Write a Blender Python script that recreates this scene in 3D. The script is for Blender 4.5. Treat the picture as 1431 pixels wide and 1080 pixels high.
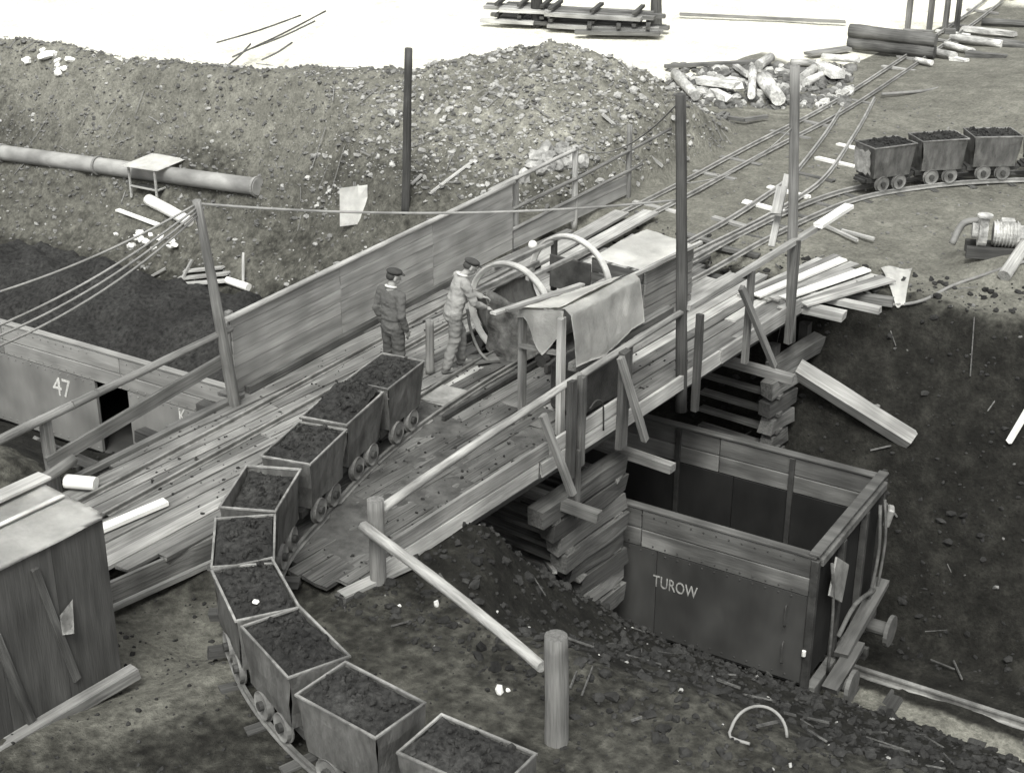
import bpy, bmesh, math, random
from mathutils import Vector, Matrix, noise, Euler
random.seed(7)
R = math.radians
for o in list(bpy.data.objects): bpy.data.objects.remove(o)
SC = bpy.context.scene
COL = SC.collection

# ------------------------------------------------------------------ camera, sky, sun, exposure
FPX, PITCH, CAMZ, YAW = 2140.0, R(24.8), 9.07, R(37.1)
cam = bpy.data.cameras.new('camera'); cam.sensor_width = 36; cam.lens = FPX/1431*36
cam.clip_start = .1; cam.clip_end = 1500
camo = bpy.data.objects.new('camera', cam); COL.objects.link(camo)
camo.location = (0, 0, CAMZ); camo.rotation_euler = (math.pi/2-PITCH, 0, YAW)
SC.camera = camo

SUN_EL, SUN_AZ = R(55), R(152)        # azimuth clockwise from +Y
to_sun = Vector((math.sin(SUN_AZ)*math.cos(SUN_EL), math.cos(SUN_AZ)*math.cos(SUN_EL), math.sin(SUN_EL)))
W = bpy.data.worlds.new('World'); SC.world = W; W.use_nodes = True
nt = W.node_tree; nt.nodes.clear()
sky = nt.nodes.new('ShaderNodeTexSky'); sky.sky_type = 'NISHITA'; sky.sun_disc = False
sky.sun_elevation = SUN_EL; sky.sun_rotation = SUN_AZ; sky.air_density = 1.0; sky.dust_density = 4.0
hs = nt.nodes.new('ShaderNodeHueSaturation'); hs.inputs['Saturation'].default_value = 0.0
bg = nt.nodes.new('ShaderNodeBackground'); bg.inputs['Strength'].default_value = 0.15
wo = nt.nodes.new('ShaderNodeOutputWorld')
nt.links.new(sky.outputs[0], hs.inputs['Color']); nt.links.new(hs.outputs[0], bg.inputs['Color']); nt.links.new(bg.outputs[0], wo.inputs[0])
sl = bpy.data.lights.new('sun', 'SUN'); sl.energy = 2.0; sl.angle = R(22); sl.color = (1, .995, .95)
so = bpy.data.objects.new('sun', sl); COL.objects.link(so); so.location = (0, 0, 40)
so.rotation_euler = (-to_sun).to_track_quat('-Z', 'Y').to_euler()
SC.view_settings.view_transform = 'Standard'; SC.view_settings.look = 'None'
SC.cycles.filter_width = 1.5
SC.view_settings.gamma = 1; SC.view_settings.exposure = 0.7

# ------------------------------------------------------------------ measuring helpers (survey of the place)
fh = Vector((-math.sin(YAW), math.cos(YAW), 0)); rt = Vector((math.cos(YAW), math.sin(YAW), 0)); UP = Vector((0, 0, 1))
fw = fh*math.cos(PITCH)-UP*math.sin(PITCH); cu = fh*math.sin(PITCH)+UP*math.cos(PITCH)
CP = Vector((0, 0, CAMZ))
def ray(x, y): return fw+rt*((x-715.5)/FPX)-cu*((y-540)/FPX)
def at(x, y, z=0.0):
    d = ray(x, y); return CP+d*((z-CAMZ)/d.z)
def onX(x, y, X): d = ray(x, y); return CP+d*(X/d.x)
def onY(x, y, Y): d = ray(x, y); return CP+d*(Y/d.y)
TA = R(5.5); TD = Vector((math.cos(TA), math.sin(TA), 0)); TN = Vector((-math.sin(TA), math.cos(TA), 0))
def SN(s, n, z=0.0): return TD*s+TN*n+UP*z
def sm(a, b, x):
    t = min(1, max(0, (x-a)/(b-a))); return t*t*(3-2*t)
def fbm(x, y, f, o=4, seed=0.0):
    v = 0; a = 1
    for i in range(o):
        v += a*noise.noise(Vector((x*f, y*f, seed+i*7.3))); a *= .5; f *= 2.03
    return v
RAILZ = -4.44
CREST = [(at(-120, 55, .9)), at(14, 55, .9), at(150, 80, 1.0), at(320, 95, 1.05), at(570, 100, 1.5), at(690, 75, 2.0), at(765, 62, 2.25), at(850, 80, 2.0), at(915, 112, 1.4), at(965, 150, .5)]
def crest(x, y):
    best = (1e9, 0, 0)
    for a, b in zip(CREST, CREST[1:]):
        dx, dy = b.x-a.x, b.y-a.y
        t = min(1, max(0, ((x-a.x)*dx+(y-a.y)*dy)/(dx*dx+dy*dy)))
        px, py = a.x+dx*t, a.y+dy*t
        d = (x-px)**2+(y-py)**2
        if d < best[0]: best = (d, a.z+(b.z-a.z)*t, (x-px)*dy-(y-py)*dx)      # side > 0 : camera side
    d = math.sqrt(best[0]); side = best[2]
    k = .56 if side > 0 else .38
    return best[1]-k*(math.sqrt(d*d+.09)-.3), side, d
def H(x, y, detail=True):
    n = -x*math.sin(TA)+y*math.cos(TA); s = x*math.cos(TA)+y*math.sin(TA)
    base = -.035
    if detail: base += .025*fbm(x, y, .5, 3)+.012*fbm(x, y, 3, 2)
    c, side, d = crest(x, y)
    if x > -16.0: c -= (x+16.0)*1.4          # the tracks are dug clear of the heap's foot
    z = base
    # far yard, a little higher than the track level
    z = max(z, c) if c > z-.3 else z
    # the cutting with the standard gauge track
    w = 1.1*fbm(s*.35, 0, 1, 2, 3) if detail else 0
    near_top = 11.5+.25*w+1.75*sm(-8.4, -9.9, x)*sm(-15.6, -14.4, x); near_base = 16.85
    far_base = 20.2; far_top = 23.1+.35*w+sm(-16, -22, s)*3.0
    if near_top < n < far_top:
        if n < 16.85: k = .76*(n-near_top)/(16.85-near_top)
        elif n < 18.0: k = .76+.24*sm(16.75, 17.95, n)
        elif n > far_base: k = (far_top-n)/(far_top-far_base)
        else: k = 1
        if k < .12: k = k*k/.24+.06*k/.12 if k > 0 else 0
        z = z*(1-k)+(RAILZ-.13)*k
    # lower patch beside the tool shed
    z -= .3*sm(1.5, .7, math.hypot((x+11.75)*.9, (y-8.6)*.62))
    # slumped block on the right bank
    q = at(1420, 470, -1.2); z += .45*sm(1.6, .2, math.hypot(x-q.x, y-q.y))
    # bank behind the far tub train
    z += .35*sm(0, 2.5, (x+13.2)*.55+(y-33)*.83)*sm(-16, -12, x)
    # bed under the bridge boards
    if -15.6 < x < -9.9 and 8.4 < y < 23: z -= .13*sm(-9.9, -10.2, x)*sm(-15.6, -15.3, x)*sm(8.4, 9, y)*sm(23, 22.3, y)
    if detail:
        rough = .02
        if 11.3 < n < 24.5: rough = .11 if not 16.3 < n < 20 else .05
        if c > .1: rough = max(rough, .13*sm(.1, .7, c))
        z += rough*(fbm(x, y, 1.1, 2, 9)*.8+fbm(x, y, 3.1, 3, 5)*.55)
    return z
def hit(x, y, lift=0.0):
    d = ray(x, y).normalized(); t = 8.0
    while t < 150:
        p = CP+d*t
        if p.z < H(p.x, p.y): break
        t += .25
    lo, hi = t-.25, t
    for i in range(12):
        m = (lo+hi)/2; p = CP+d*m
        if p.z < H(p.x, p.y): hi = m
        else: lo = m
    p = CP+d*hi; p.z += lift; return p

# ------------------------------------------------------------------ materials
def g(v): return (v, v*.995, v*.945, 1)
MATS = {}
def mat(name, base, rough=.9, var=.35, scale=3.0, stretch=(1, 1, 1), bump=.25, rnd=.2, metal=0.0, grime=.35, bdist=.02, fine=6.0):
    m = bpy.data.materials.new(name); m.use_nodes = True; t = m.node_tree; N = t.nodes; L = t.links
    b = N['Principled BSDF']; b.inputs['Roughness'].default_value = rough; b.inputs['Metallic'].default_value = metal
    b.inputs['Specular IOR Level'].default_value = .25
    tc = N.new('ShaderNodeTexCoord'); oi = N.new('ShaderNodeObjectInfo')
    mp = N.new('ShaderNodeMapping'); mp.inputs['Scale'].default_value = stretch; L.new(tc.outputs['Object'], mp.inputs['Vector'])
    wv = N.new('ShaderNodeMath'); wv.operation = 'MULTIPLY'; wv.inputs[1].default_value = 37; L.new(oi.outputs['Random'], wv.inputs[0])
    n1 = N.new('ShaderNodeTexNoise'); n1.noise_dimensions = '4D'; n1.inputs['Scale'].default_value = scale; n1.inputs['Detail'].default_value = 4; n1.inputs['Roughness'].default_value = .65
    L.new(mp.outputs[0], n1.inputs['Vector']); L.new(wv.outputs[0], n1.inputs['W'])
    n2 = N.new('ShaderNodeTexNoise'); n2.noise_dimensions = '4D'; n2.inputs['Scale'].default_value = 1.7; n2.inputs['Detail'].default_value = 1
    L.new(tc.outputs['Object'], n2.inputs['Vector']); L.new(wv.outputs[0], n2.inputs['W'])
    cr = N.new('ShaderNodeValToRGB'); cr.color_ramp.elements[0].position = .32; cr.color_ramp.elements[1].position = .68
    cr.color_ramp.elements[0].color = g(base*(1-var)); cr.color_ramp.elements[1].color = g(min(.9, base*(1+var)))
    L.new(n1.outputs[0], cr.inputs[0])
    r1 = N.new('ShaderNodeMapRange'); r1.inputs[1].default_value = .35; r1.inputs[2].default_value = .62; r1.inputs[3].default_value = 1-grime; r1.inputs[4].default_value = 1.0
    L.new(n2.outputs[0], r1.inputs[0])
    r2 = N.new('ShaderNodeMapRange'); r2.inputs[3].default_value = 1-rnd; r2.inputs[4].default_value = 1+rnd; L.new(oi.outputs['Random'], r2.inputs[0])
    mu = N.new('ShaderNodeMath'); mu.operation = 'MULTIPLY'; L.new(r1.outputs[0], mu.inputs[0]); L.new(r2.outputs[0], mu.inputs[1])
    vm = N.new('ShaderNodeVectorMath'); vm.operation = 'SCALE'; L.new(cr.outputs[0], vm.inputs[0]); L.new(mu.outputs[0], vm.inputs['Scale'])
    L.new(vm.outputs[0], b.inputs['Base Color'])
    n3 = N.new('ShaderNodeTexNoise'); n3.inputs['Scale'].default_value = scale*fine; n3.inputs['Detail'].default_value = 1; L.new(mp.outputs[0], n3.inputs['Vector'])
    ad = N.new('ShaderNodeMath'); ad.operation = 'ADD'; L.new(n1.outputs[0], ad.inputs[0]); L.new(n3.outputs[0], ad.inputs[1])
    bp = N.new('ShaderNodeBump'); bp.inputs['Strength'].default_value = bump; bp.inputs['Distance'].default_value = bdist
    L.new(ad.outputs[0], bp.inputs['Height']); L.new(bp.outputs[0], b.inputs['Normal'])
    MATS[name] = m; return m
GRAIN = (.6, 17, 17)
M_LIGHT = mat('weathered_pale_wood', .37, .85, .35, 2, GRAIN, .4, .22)
M_WOOD = mat('weathered_grey_wood', .185, .9, .4, 2, GRAIN, .45, .28)
M_DIRTY = mat('coal_stained_wood', .12, .9, .5, 2, GRAIN, .45, .35, grime=.5)
M_DARK = mat('dark_old_timber', .07, .9, .4, 2, GRAIN, .4, .25)
M_PEEL = mat('peeled_pole', .38, .85, .4, 2.5, (.6, 9, 9), .45, .12, grime=.45)
M_FRESH = mat('fresh_white_wood', .78, .8, .1, 2, GRAIN, .2, .08, grime=.12)
M_TUB = mat('grimy_tub_steel', .21, .65, .38, 8.0, (1, 1, .35), .35, .06, grime=.3)
M_TRIM = mat('tub_rim_iron', .2, .6, .4, 9, (1, 1, 1), .3, .25, grime=.5)
M_WHEEL = mat('tub_wheel_iron', .17, .6, .35, 6, (1, 1, 1), .2, .2)
M_RIM = mat('worn_steel_rim', .27, .5, .35, 5, (1, 1, 1), .2, .15, metal=.2)
M_STEEL = mat('dark_steel', .05, .6, .4, 5, (1, 1, 1), .25, .2)
M_RAIL = mat('rail_steel', .24, .45, .4, 5, (1, 1, 1), .15, .15, metal=.3)
M_RAILB = mat('highlight_rail_steel', .3, .45, .3, 5, (1, 1, 1), .15, .1, metal=.1)  # paler rail steel, highlight on the rail tops put into the colour
M_WAG = mat('wagon_steel', .05, .7, .3, 1.2, (1, 1, .35), .15, .06, grime=.3)
M_WAGB = mat('wagon_worn_boards', .105, .8, .4, 1.5, (.4, 4, 4), .25, .12, grime=.4)
M_WAGB2 = mat('dusty_wagon_boards', .15, .8, .4, 1.5, (.4, 4, 4), .25, .2, grime=.5)
M_WAGIN = mat('sooty_shaded_wagon_inside', .014, .8, .4, 1.5, (1, 1, .4), .2, .1)  # coal dirt, darkened further to paint in the shade inside the wagon
M_WAGL = mat('dusty_grey_wagon_steel', .2, .75, .22, 1.2, (1, 1, .35), .12, .05, grime=.25)
M_WAGLB = mat('dusty_grey_wagon_boards', .24, .75, .25, 1.5, (.4, 4, 4), .2, .08, grime=.25)
M_COAL = mat('brown_coal', .03, .85, .8, 16, (1, 1, 1), .6, .15, bdist=.03)
M_CANVAS = mat('canvas', .75, .95, .1, 5, (1, 1, 1), .3, .08, grime=.3)
M_CANVAS_SIDE = mat('canvas_side_shade', .56, .95, .12, 5, (1, 1, 1), .3, .05, grime=.35)  # same canvas made darker, shade of the hanging sides put into the colour
M_SHEET = mat('fence_boards_grey', .29, .9, .3, 1.6, (.3, 7, 7), .3, .13, grime=.3)
M_PIPE = mat('pipe_paint', .27, .6, .25, 3, (.5, 1, 1), .15, .05, grime=.4)
M_WHITE = mat('white_paint', .72, .7, .12, 6, (1, 1, 1), .1, .05, grime=.12)
M_PRINT = mat('white_lettering', .62, .8, .3, 20, (1, 1, 1), .05, 0, grime=.3)
M_PRINTD = mat('worn_lettering', .30, .8, .45, 22, (1, 1, 1), .05, 0, grime=.4)
M_STONE = mat('pale_rubble', .33, .95, .5, 5, (1, 1, 1), .4, .1)
M_EARTH = mat('dark_clods', .03, .95, .6, 5, (1, 1, 1), .5, .1)
M_ROPE = mat('cable', .24, .8, .2, 6, (1, 1, 1), .2, .1)
M_SHEDF = mat('tarred_board', .066, .8, .3, 1.8, (.5, 5, 5), .25, .05)
M_ROOF = mat('roofing_felt', .5, .9, .2, 3, (1, 1, 1), .2, .06)
M_SKIN = mat('skin', .30, .6, .1, 8, (1, 1, 1), .05, 0, grime=.1)
M_JACK1 = mat('grey_work_jacket', .10, .95, .1, 9, (1, 1, 1), .3, 0, grime=.15)
M_TROU1 = mat('dark_trousers', .07, .95, .1, 9, (1, 1, 1), .3, 0, grime=.15)
M_JACK2 = mat('pale_work_jacket', .27, .95, .1, 9, (1, 1, 1), .3, 0, grime=.15)
M_TROU2 = mat('grey_trousers', .19, .95, .1, 9, (1, 1, 1), .3, 0, grime=.15)
M_CAP = mat('dark_cap', .05, .95, .25, 9, (1, 1, 1), .2, 0)
M_BOOT = mat('dusty_boots', .13, .8, .25, 9, (1, 1, 1), .2, 0)
M_COLLAR = mat('white_collar', .65, .9, .1, 9, (1, 1, 1), .1, 0)

def ground_material():
    m = bpy.data.materials.new('ground_earth'); m.use_nodes = True; t = m.node_tree; N = t.nodes; L = t.links
    b = N['Principled BSDF']; b.inputs['Roughness'].default_value = .95; b.inputs['Specular IOR Level'].default_value = .15
    tc = N.new('ShaderNodeTexCoord'); va = N.new('ShaderNodeVertexColor'); va.layer_name = 'kind'
    sep = N.new('ShaderNodeSeparateColor'); L.new(va.outputs[0], sep.inputs[0])
    def nz(s, d=6, r=.6):
        n = N.new('ShaderNodeTexNoise'); n.inputs['Scale'].default_value = s; n.inputs['Detail'].default_value = d; n.inputs['Roughness'].default_value = r
        L.new(tc.outputs['Object'], n.inputs['Vector']); return n
    big, mid, fine, spk = nz(.45, 3), nz(2.6, 6, .72), nz(17, 3, .7), nz(7, 1, .5)
    def ramp(src, e):
        c = N.new('ShaderNodeValToRGB'); c.color_ramp.elements[0].position, c.color_ramp.elements[0].color = e[0][0], g(e[0][1])
        c.color_ramp.elements[1].position, c.color_ramp.elements[1].color = e[-1][0], g(e[-1][1])
        for p, v in e[1:-1]: q = c.color_ramp.elements.new(p); q.color = g(v)
        L.new(src, c.inputs[0]); return c.outputs[0]
    def mix(f, a, c, mode='MIX'):
        x = N.new('ShaderNodeMix'); x.data_type = 'RGBA'; x.blend_type = mode; L.new(a, x.inputs['A']); L.new(c, x.inputs['B'])
        if hasattr(f, 'links') or hasattr(f, 'is_linked'): L.new(f, x.inputs['Factor'])
        else: x.inputs['Factor'].default_value = f
        return x.outputs['Result']
    earth = ramp(mid.outputs[0], [(.3, .105), (.5, .145), (.7, .2)])
    coal = ramp(mid.outputs[0], [(.3, .007), (.5, .016), (.72, .036)])
    rub = ramp(mid.outputs[0], [(.32, .085), (.48, .15), (.6, .21), (.7, .32)])
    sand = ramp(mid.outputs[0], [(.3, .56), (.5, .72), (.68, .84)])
    # noise pushes the borders about
    def edge(ch, k=.55):
        a = N.new('ShaderNodeMath'); a.operation = 'MULTIPLY_ADD'; L.new(big.outputs[0], a.inputs[0]); a.inputs[1].default_value = k
        L.new(ch, a.inputs[2])
        a2 = N.new('ShaderNodeMath'); a2.operation = 'MULTIPLY_ADD'; L.new(spk.outputs[0], a2.inputs[0]); a2.inputs[1].default_value = k*.6; L.new(a.outputs[0], a2.inputs[2])
        r = N.new('ShaderNodeMapRange'); r.interpolation_type = 'SMOOTHSTEP'; off = k*.8
        r.inputs[1].default_value = off+.25; r.inputs[2].default_value = off+.75; L.new(a2.outputs[0], r.inputs[0]); return r.outputs[0]
    c = mix(edge(sep.outputs[2]), earth, rub)
    c = mix(edge(sep.outputs[1]), c, coal)
    c = mix(edge(sep.outputs[0], .2), c, sand)
    f2 = ramp(fine.outputs[0], [(.3, .62), (.55, 1.0), (.75, 1.25)])
    c = mix(1.0, c, f2, 'MULTIPLY')
    b2 = ramp(big.outputs[0], [(.3, .8), (.7, 1.15)])
    c = mix(1.0, c, b2, 'MULTIPLY')
    L.new(c, b.inputs['Base Color'])
    ad = N.new('ShaderNodeMath'); ad.operation = 'MULTIPLY_ADD'; L.new(fine.outputs[0], ad.inputs[0]); ad.inputs[1].default_value = .4; L.new(mid.outputs[0], ad.inputs[2])
    bp = N.new('ShaderNodeBump'); bp.inputs['Strength'].default_value = .7; bp.inputs['Distance'].default_value = .09
    L.new(ad.outputs[0], bp.inputs['Height']); L.new(bp.outputs[0], b.inputs['Normal'])
    return m
M_GROUND = ground_material()

# ------------------------------------------------------------------ object helpers
def tag(o, label, cat, group=None):
    o['label'] = label; o['category'] = cat
    if group: o['group'] = group
    return o
def empty(name, loc=(0, 0, 0), rz=0.0, label=None, cat=None, group=None):
    o = bpy.data.objects.new(name, None); COL.objects.link(o); o.location = loc; o.rotation_euler = (0, 0, rz); o.empty_display_size = .2
    if label: tag(o, label, cat, group)
    return o
def link(name, me, m, parent=None, mw=None, smooth=False):
    o = bpy.data.objects.new(name, me); COL.objects.link(o)
    if m and not me.materials: me.materials.append(m)
    if mw is not None: o.matrix_world = mw
    if parent is not None:
        o.parent = parent
        o.matrix_parent_inverse = Matrix.Identity(4)
        if mw is not None: o.matrix_basis = wm(parent).inverted() @ mw
    if smooth:
        for p in me.polygons: p.use_smooth = True
    return o
def wm(o):
    m = Matrix.LocRotScale(o.location, o.rotation_euler.to_quaternion() if o.rotation_mode != 'QUATERNION' else o.rotation_quaternion, o.scale)
    return wm(o.parent) @ m if o.parent else m
def frame(p0, p1, up=UP):
    p0, p1 = Vector(p0), Vector(p1); x = (p1-p0).normalized(); up = Vector(up)
    if abs(x.dot(up)) > .98: up = Vector((0, 1, 0)) if abs(x.y) < .9 else Vector((1, 0, 0))
    y = up.cross(x).normalized(); z = x.cross(y)
    m = Matrix((x, y, z)).transposed().to_4x4(); m.translation = (p0+p1)/2; return m, (p1-p0).length
def plank(name, p0, p1, w, t, m, parent=None, up=UP, jit=.5, label=None, cat=None, group=None):
    """a sawn board from p0 to p1, w wide, t thick along up, with uneven edges"""
    mw, L = frame(p0, p1, up)
    me = bpy.data.meshes.new(name); vs = []; fs = []
    nseg = 3 if L > .6 else 1
    j = min(w, t, .12)*.14*jit
    for i in range(nseg+1):
        x = -L/2+L*i/nseg
        for (a, c) in ((-1, -1), (1, -1), (1, 1), (-1, 1)):
            e = random.uniform(-1, 1)*min(.04, w*.3)*jit if i in (0, nseg) else random.uniform(-.1, .1)*L*.3
            vs.append((x+e, a*w/2+random.uniform(-j, j), c*t/2+random.uniform(-j, j)*.6))
    for i in range(nseg):
        a = i*4; b = a+4
        for k in range(4): fs.append((a+k, a+(k+1) % 4, b+(k+1) % 4, b+k))
    fs += [(3, 2, 1, 0), tuple(nseg*4+k for k in range(4))]
    me.from_pydata(vs, [], fs); me.update()
    o = link(name, me, m, parent, mw)
    if label: tag(o, label, cat, group)
    return o
def log(name, p0, p1, r0, r1, m, parent=None, bend=.0, n=12, seg=10, label=None, cat=None, group=None, knob=.13):
    mw, L = frame(p0, p1); me = bpy.data.meshes.new(name); vs = []; fs = []
    ph = random.random()*9; sd = random.random()*50
    for i in range(seg+1):
        t = i/seg; x = -L/2+L*t; r = r0+(r1-r0)*t
        oy = bend*L*math.sin(math.pi*t); oz = bend*L*.5*math.sin(math.pi*t+ph)-bend*L*.5*math.sin(ph)*(1-2*t) if bend else 0
        for k in range(n):
            a = 2*math.pi*k/n; rr = r*(1+knob*noise.noise(Vector((x*2.2, math.cos(a)*1.3, math.sin(a)*1.3+sd))))
            vs.append((x, oy+rr*math.cos(a), oz+rr*math.sin(a)))
    for i in range(seg):
        for k in range(n): fs.append((i*n+k, i*n+(k+1) % n, (i+1)*n+(k+1) % n, (i+1)*n+k))
    fs += [tuple(range(n))[::-1], tuple(seg*n+k for k in range(n))]
    me.from_pydata(vs, [], fs); me.update()
    for p in me.polygons[:-2]: p.use_smooth = True
    o = link(name, me, m, parent, mw)
    if label: tag(o, label, cat, group)
    return o
def tube(name, pts, r, m, parent=None, n=7, sub=6, label=None, cat=None, group=None, closed=False):
    P = [Vector(p) for p in pts]; Q = []
    if sub > 1 and len(P) > 2:
        for i in range(len(P)-1):
            a = P[i-1] if i else P[0]*2-P[1]; b, c = P[i], P[i+1]; d = P[i+2] if i+2 < len(P) else P[-1]*2-P[-2]
            for k in range(sub):
                t = k/sub
                Q.append(.5*((2*b)+(c-a)*t+(2*a-5*b+4*c-d)*t*t+(-a+3*b-3*c+d)*t**3))
        Q.append(P[-1])
    else: Q = P
    org = Q[0].copy(); me = bpy.data.meshes.new(name); vs = []; fs = []
    for i, p in enumerate(Q):
        d = (Q[min(i+1, len(Q)-1)]-Q[max(i-1, 0)]).normalized()
        u = UP if abs(d.z) < .95 else Vector((1, 0, 0)); y = u.cross(d).normalized(); z = d.cross(y)
        for k in range(n):
            a = 2*math.pi*k/n; vs.append(p-org+y*(r*math.cos(a))+z*(r*math.sin(a)))
    for i in range(len(Q)-1):
        for k in range(n): fs.append((i*n+k, i*n+(k+1) % n, (i+1)*n+(k+1) % n, (i+1)*n+k))
    if not closed: fs += [tuple(range(n))[::-1], tuple((len(Q)-1)*n+k for k in range(n))]
    me.from_pydata([tuple(v) for v in vs], [], fs); me.update()
    for p in me.polygons: p.use_smooth = len(p.vertices) == 4
    o = link(name, me, m, parent, Matrix.Translation(org))
    if label: tag(o, label, cat, group)
    return o
def boxm(bm, x0, x1, y0, y1, z0, z1, bev=0.0):
    v = [bm.verts.new((x, y, z)) for z in (z0, z1) for (x, y) in ((x0, y0), (x1, y0), (x1, y1), (x0, y1))]
    f = [bm.faces.new([v[i] for i in q]) for q in ((3, 2, 1, 0), (4, 5, 6, 7), (0, 1, 5, 4), (1, 2, 6, 5), (2, 3, 7, 6), (3, 0, 4, 7))]
    if bev: bmesh.ops.bevel(bm, geom=list({e for q in f for e in q.edges}), offset=bev, segments=1, affect='EDGES')
def cylm(bm, c, axis, r, h, n=14, r2=None):
    q = Vector((0, 0, 1)).rotation_difference(Vector(axis)).to_matrix().to_4x4()
    bmesh.ops.create_cone(bm, cap_ends=True, segments=n, radius1=r, radius2=r if r2 is None else r2, depth=h, matrix=Matrix.Translation(c) @ q)
def bobj(name, bm, m, parent=None, loc=None, smooth=False):
    me = bpy.data.meshes.new(name); bmesh.ops.recalc_face_normals(bm, faces=bm.faces); bm.to_mesh(me); bm.free()
    o = bpy.data.objects.new(name, me); COL.objects.link(o); me.materials.append(m)
    if parent is not None: o.parent = parent
    if loc is not None: o.location = loc
    if smooth:
        for p in me.polygons: p.use_smooth = True
    return o
def box(name, x0, x1, y0, y1, z0, z1, m, parent=None, bev=.008):
    bm = bmesh.new(); cx, cy, cz = (x0+x1)/2, (y0+y1)/2, (z0+z1)/2
    boxm(bm, x0-cx, x1-cx, y0-cy, y1-cy, z0-cz, z1-cz, bev); return bobj(name, bm, m, parent, (cx, cy, cz))
def copy_tree(o, parent=None):
    c = o.copy(); COL.objects.link(c)
    if parent is not None: c.parent = parent
    for ch in o.children: copy_tree(ch, c)
    return c
ICO = None
def ico(sub=1):
    bm = bmesh.new(); bmesh.ops.create_icosphere(bm, subdivisions=sub, radius=1)
    r = ([v.co.copy() for v in bm.verts], [tuple(v.index for v in f.verts) for f in bm.faces]); bm.free(); return r
ICO1, ICO2 = ico(1), ico(2)
def rocks(name, spots, m, label=None, cat=None, parent=None):
    """many uneven lumps in one mesh; spots = (point, size, flatness)"""
    vs = []; fs = []
    for p, s, fl in spots:
        b = len(vs); e = Euler((random.random()*6, random.random()*6, random.random()*6)).to_matrix(); sd = random.random()*99
        sx, sy, sz = s*random.uniform(.7, 1.4), s*random.uniform(.6, 1.1), s*fl*random.uniform(.7, 1.1)
        src = ICO1 if s < .09 else ICO2
        for v in src[0]:
            k = 1+.55*noise.noise(v*1.4+Vector((sd, 0, 0)))
            q = e @ Vector((v.x*sx*k, v.y*sy*k, v.z*s*.75*k)); q.z *= fl
            vs.append((p[0]+q.x, p[1]+q.y, p[2]+q.z))
        fs += [tuple(i+b for i in f) for f in src[1]]
    me = bpy.data.meshes.new(name); me.from_pydata(vs, [], fs); me.update()
    o = link(name, me, m, parent); o['kind'] = 'stuff'
    if label: o['label'] = label; o['category'] = cat
    return o
def path(pts, step=.25):
    P = [Vector(p) for p in pts]; Q = []
    for i in range(len(P)-1):
        a = P[i-1] if i else P[0]*2-P[1]; b, c = P[i], P[i+1]; d = P[i+2] if i+2 < len(P) else P[-1]*2-P[-2]
        k = max(1, int((c-b).length/step))
        for j in range(k):
            t = j/k; Q.append(.5*((2*b)+(c-a)*t+(2*a-5*b+4*c-d)*t*t+(-a+3*b-3*c+d)*t**3))
    Q.append(P[-1]); return Q
def offset(Q, d):
    out = []
    for i, p in enumerate(Q):
        t = (Q[min(i+1, len(Q)-1)]-Q[max(i-1, 0)]); t.z = 0; t.normalize(); out.append(p+Vector((t.y, -t.x, 0))*d)
    return out
RPROF = [(-.032, 0), (.032, 0), (.032, .008), (.007, .014), (.007, .05), (.018, .056), (.018, .072), (-.018, .072), (-.018, .056), (-.007, .05), (-.007, .014), (-.032, .008)]
def rail(name, Q, m, parent=None, k=1.0):
    org = Q[0].copy(); vs = []; fs = []; n = len(RPROF)
    for i, p in enumerate(Q):
        t = (Q[min(i+1, len(Q)-1)]-Q[max(i-1, 0)]); t.z = 0; t.normalize(); s = Vector((t.y, -t.x, 0))
        wob = .006*noise.noise(Vector((i*.23, org.x, org.y)))
        for (a, h) in RPROF: vs.append(tuple(p-org+s*(a*k+wob)+UP*(h*k)))
    for i in range(len(Q)-1):
        for q in range(n): fs.append((i*n+q, i*n+(q+1) % n, (i+1)*n+(q+1) % n, (i+1)*n+q))
    fs += [tuple(range(n))[::-1], tuple((len(Q)-1)*n+q for q in range(n))]
    me = bpy.data.meshes.new(name); me.from_pydata(vs, [], fs); me.update()
    return link(name, me, m, parent, Matrix.Translation(org))
def text_mesh(name, s, size, m, parent, loc, rot, depth=.004, sx=1.0):
    cu_ = bpy.data.curves.new(name, 'FONT'); cu_.body = s; cu_.size = size; cu_.extrude = depth; cu_.resolution_u = 3
    t = bpy.data.objects.new('tmp', cu_); COL.objects.link(t); bpy.context.view_layer.update()
    me = bpy.data.meshes.new_from_object(t.evaluated_get(bpy.context.evaluated_depsgraph_get()))
    bpy.data.objects.remove(t); me.materials.clear(); me.materials.append(m)
    o = bpy.data.objects.new(name, me); COL.objects.link(o); o.parent = parent; o.location = loc; o.rotation_euler = rot; o.scale = (sx, 1, 1)
    return o

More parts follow.
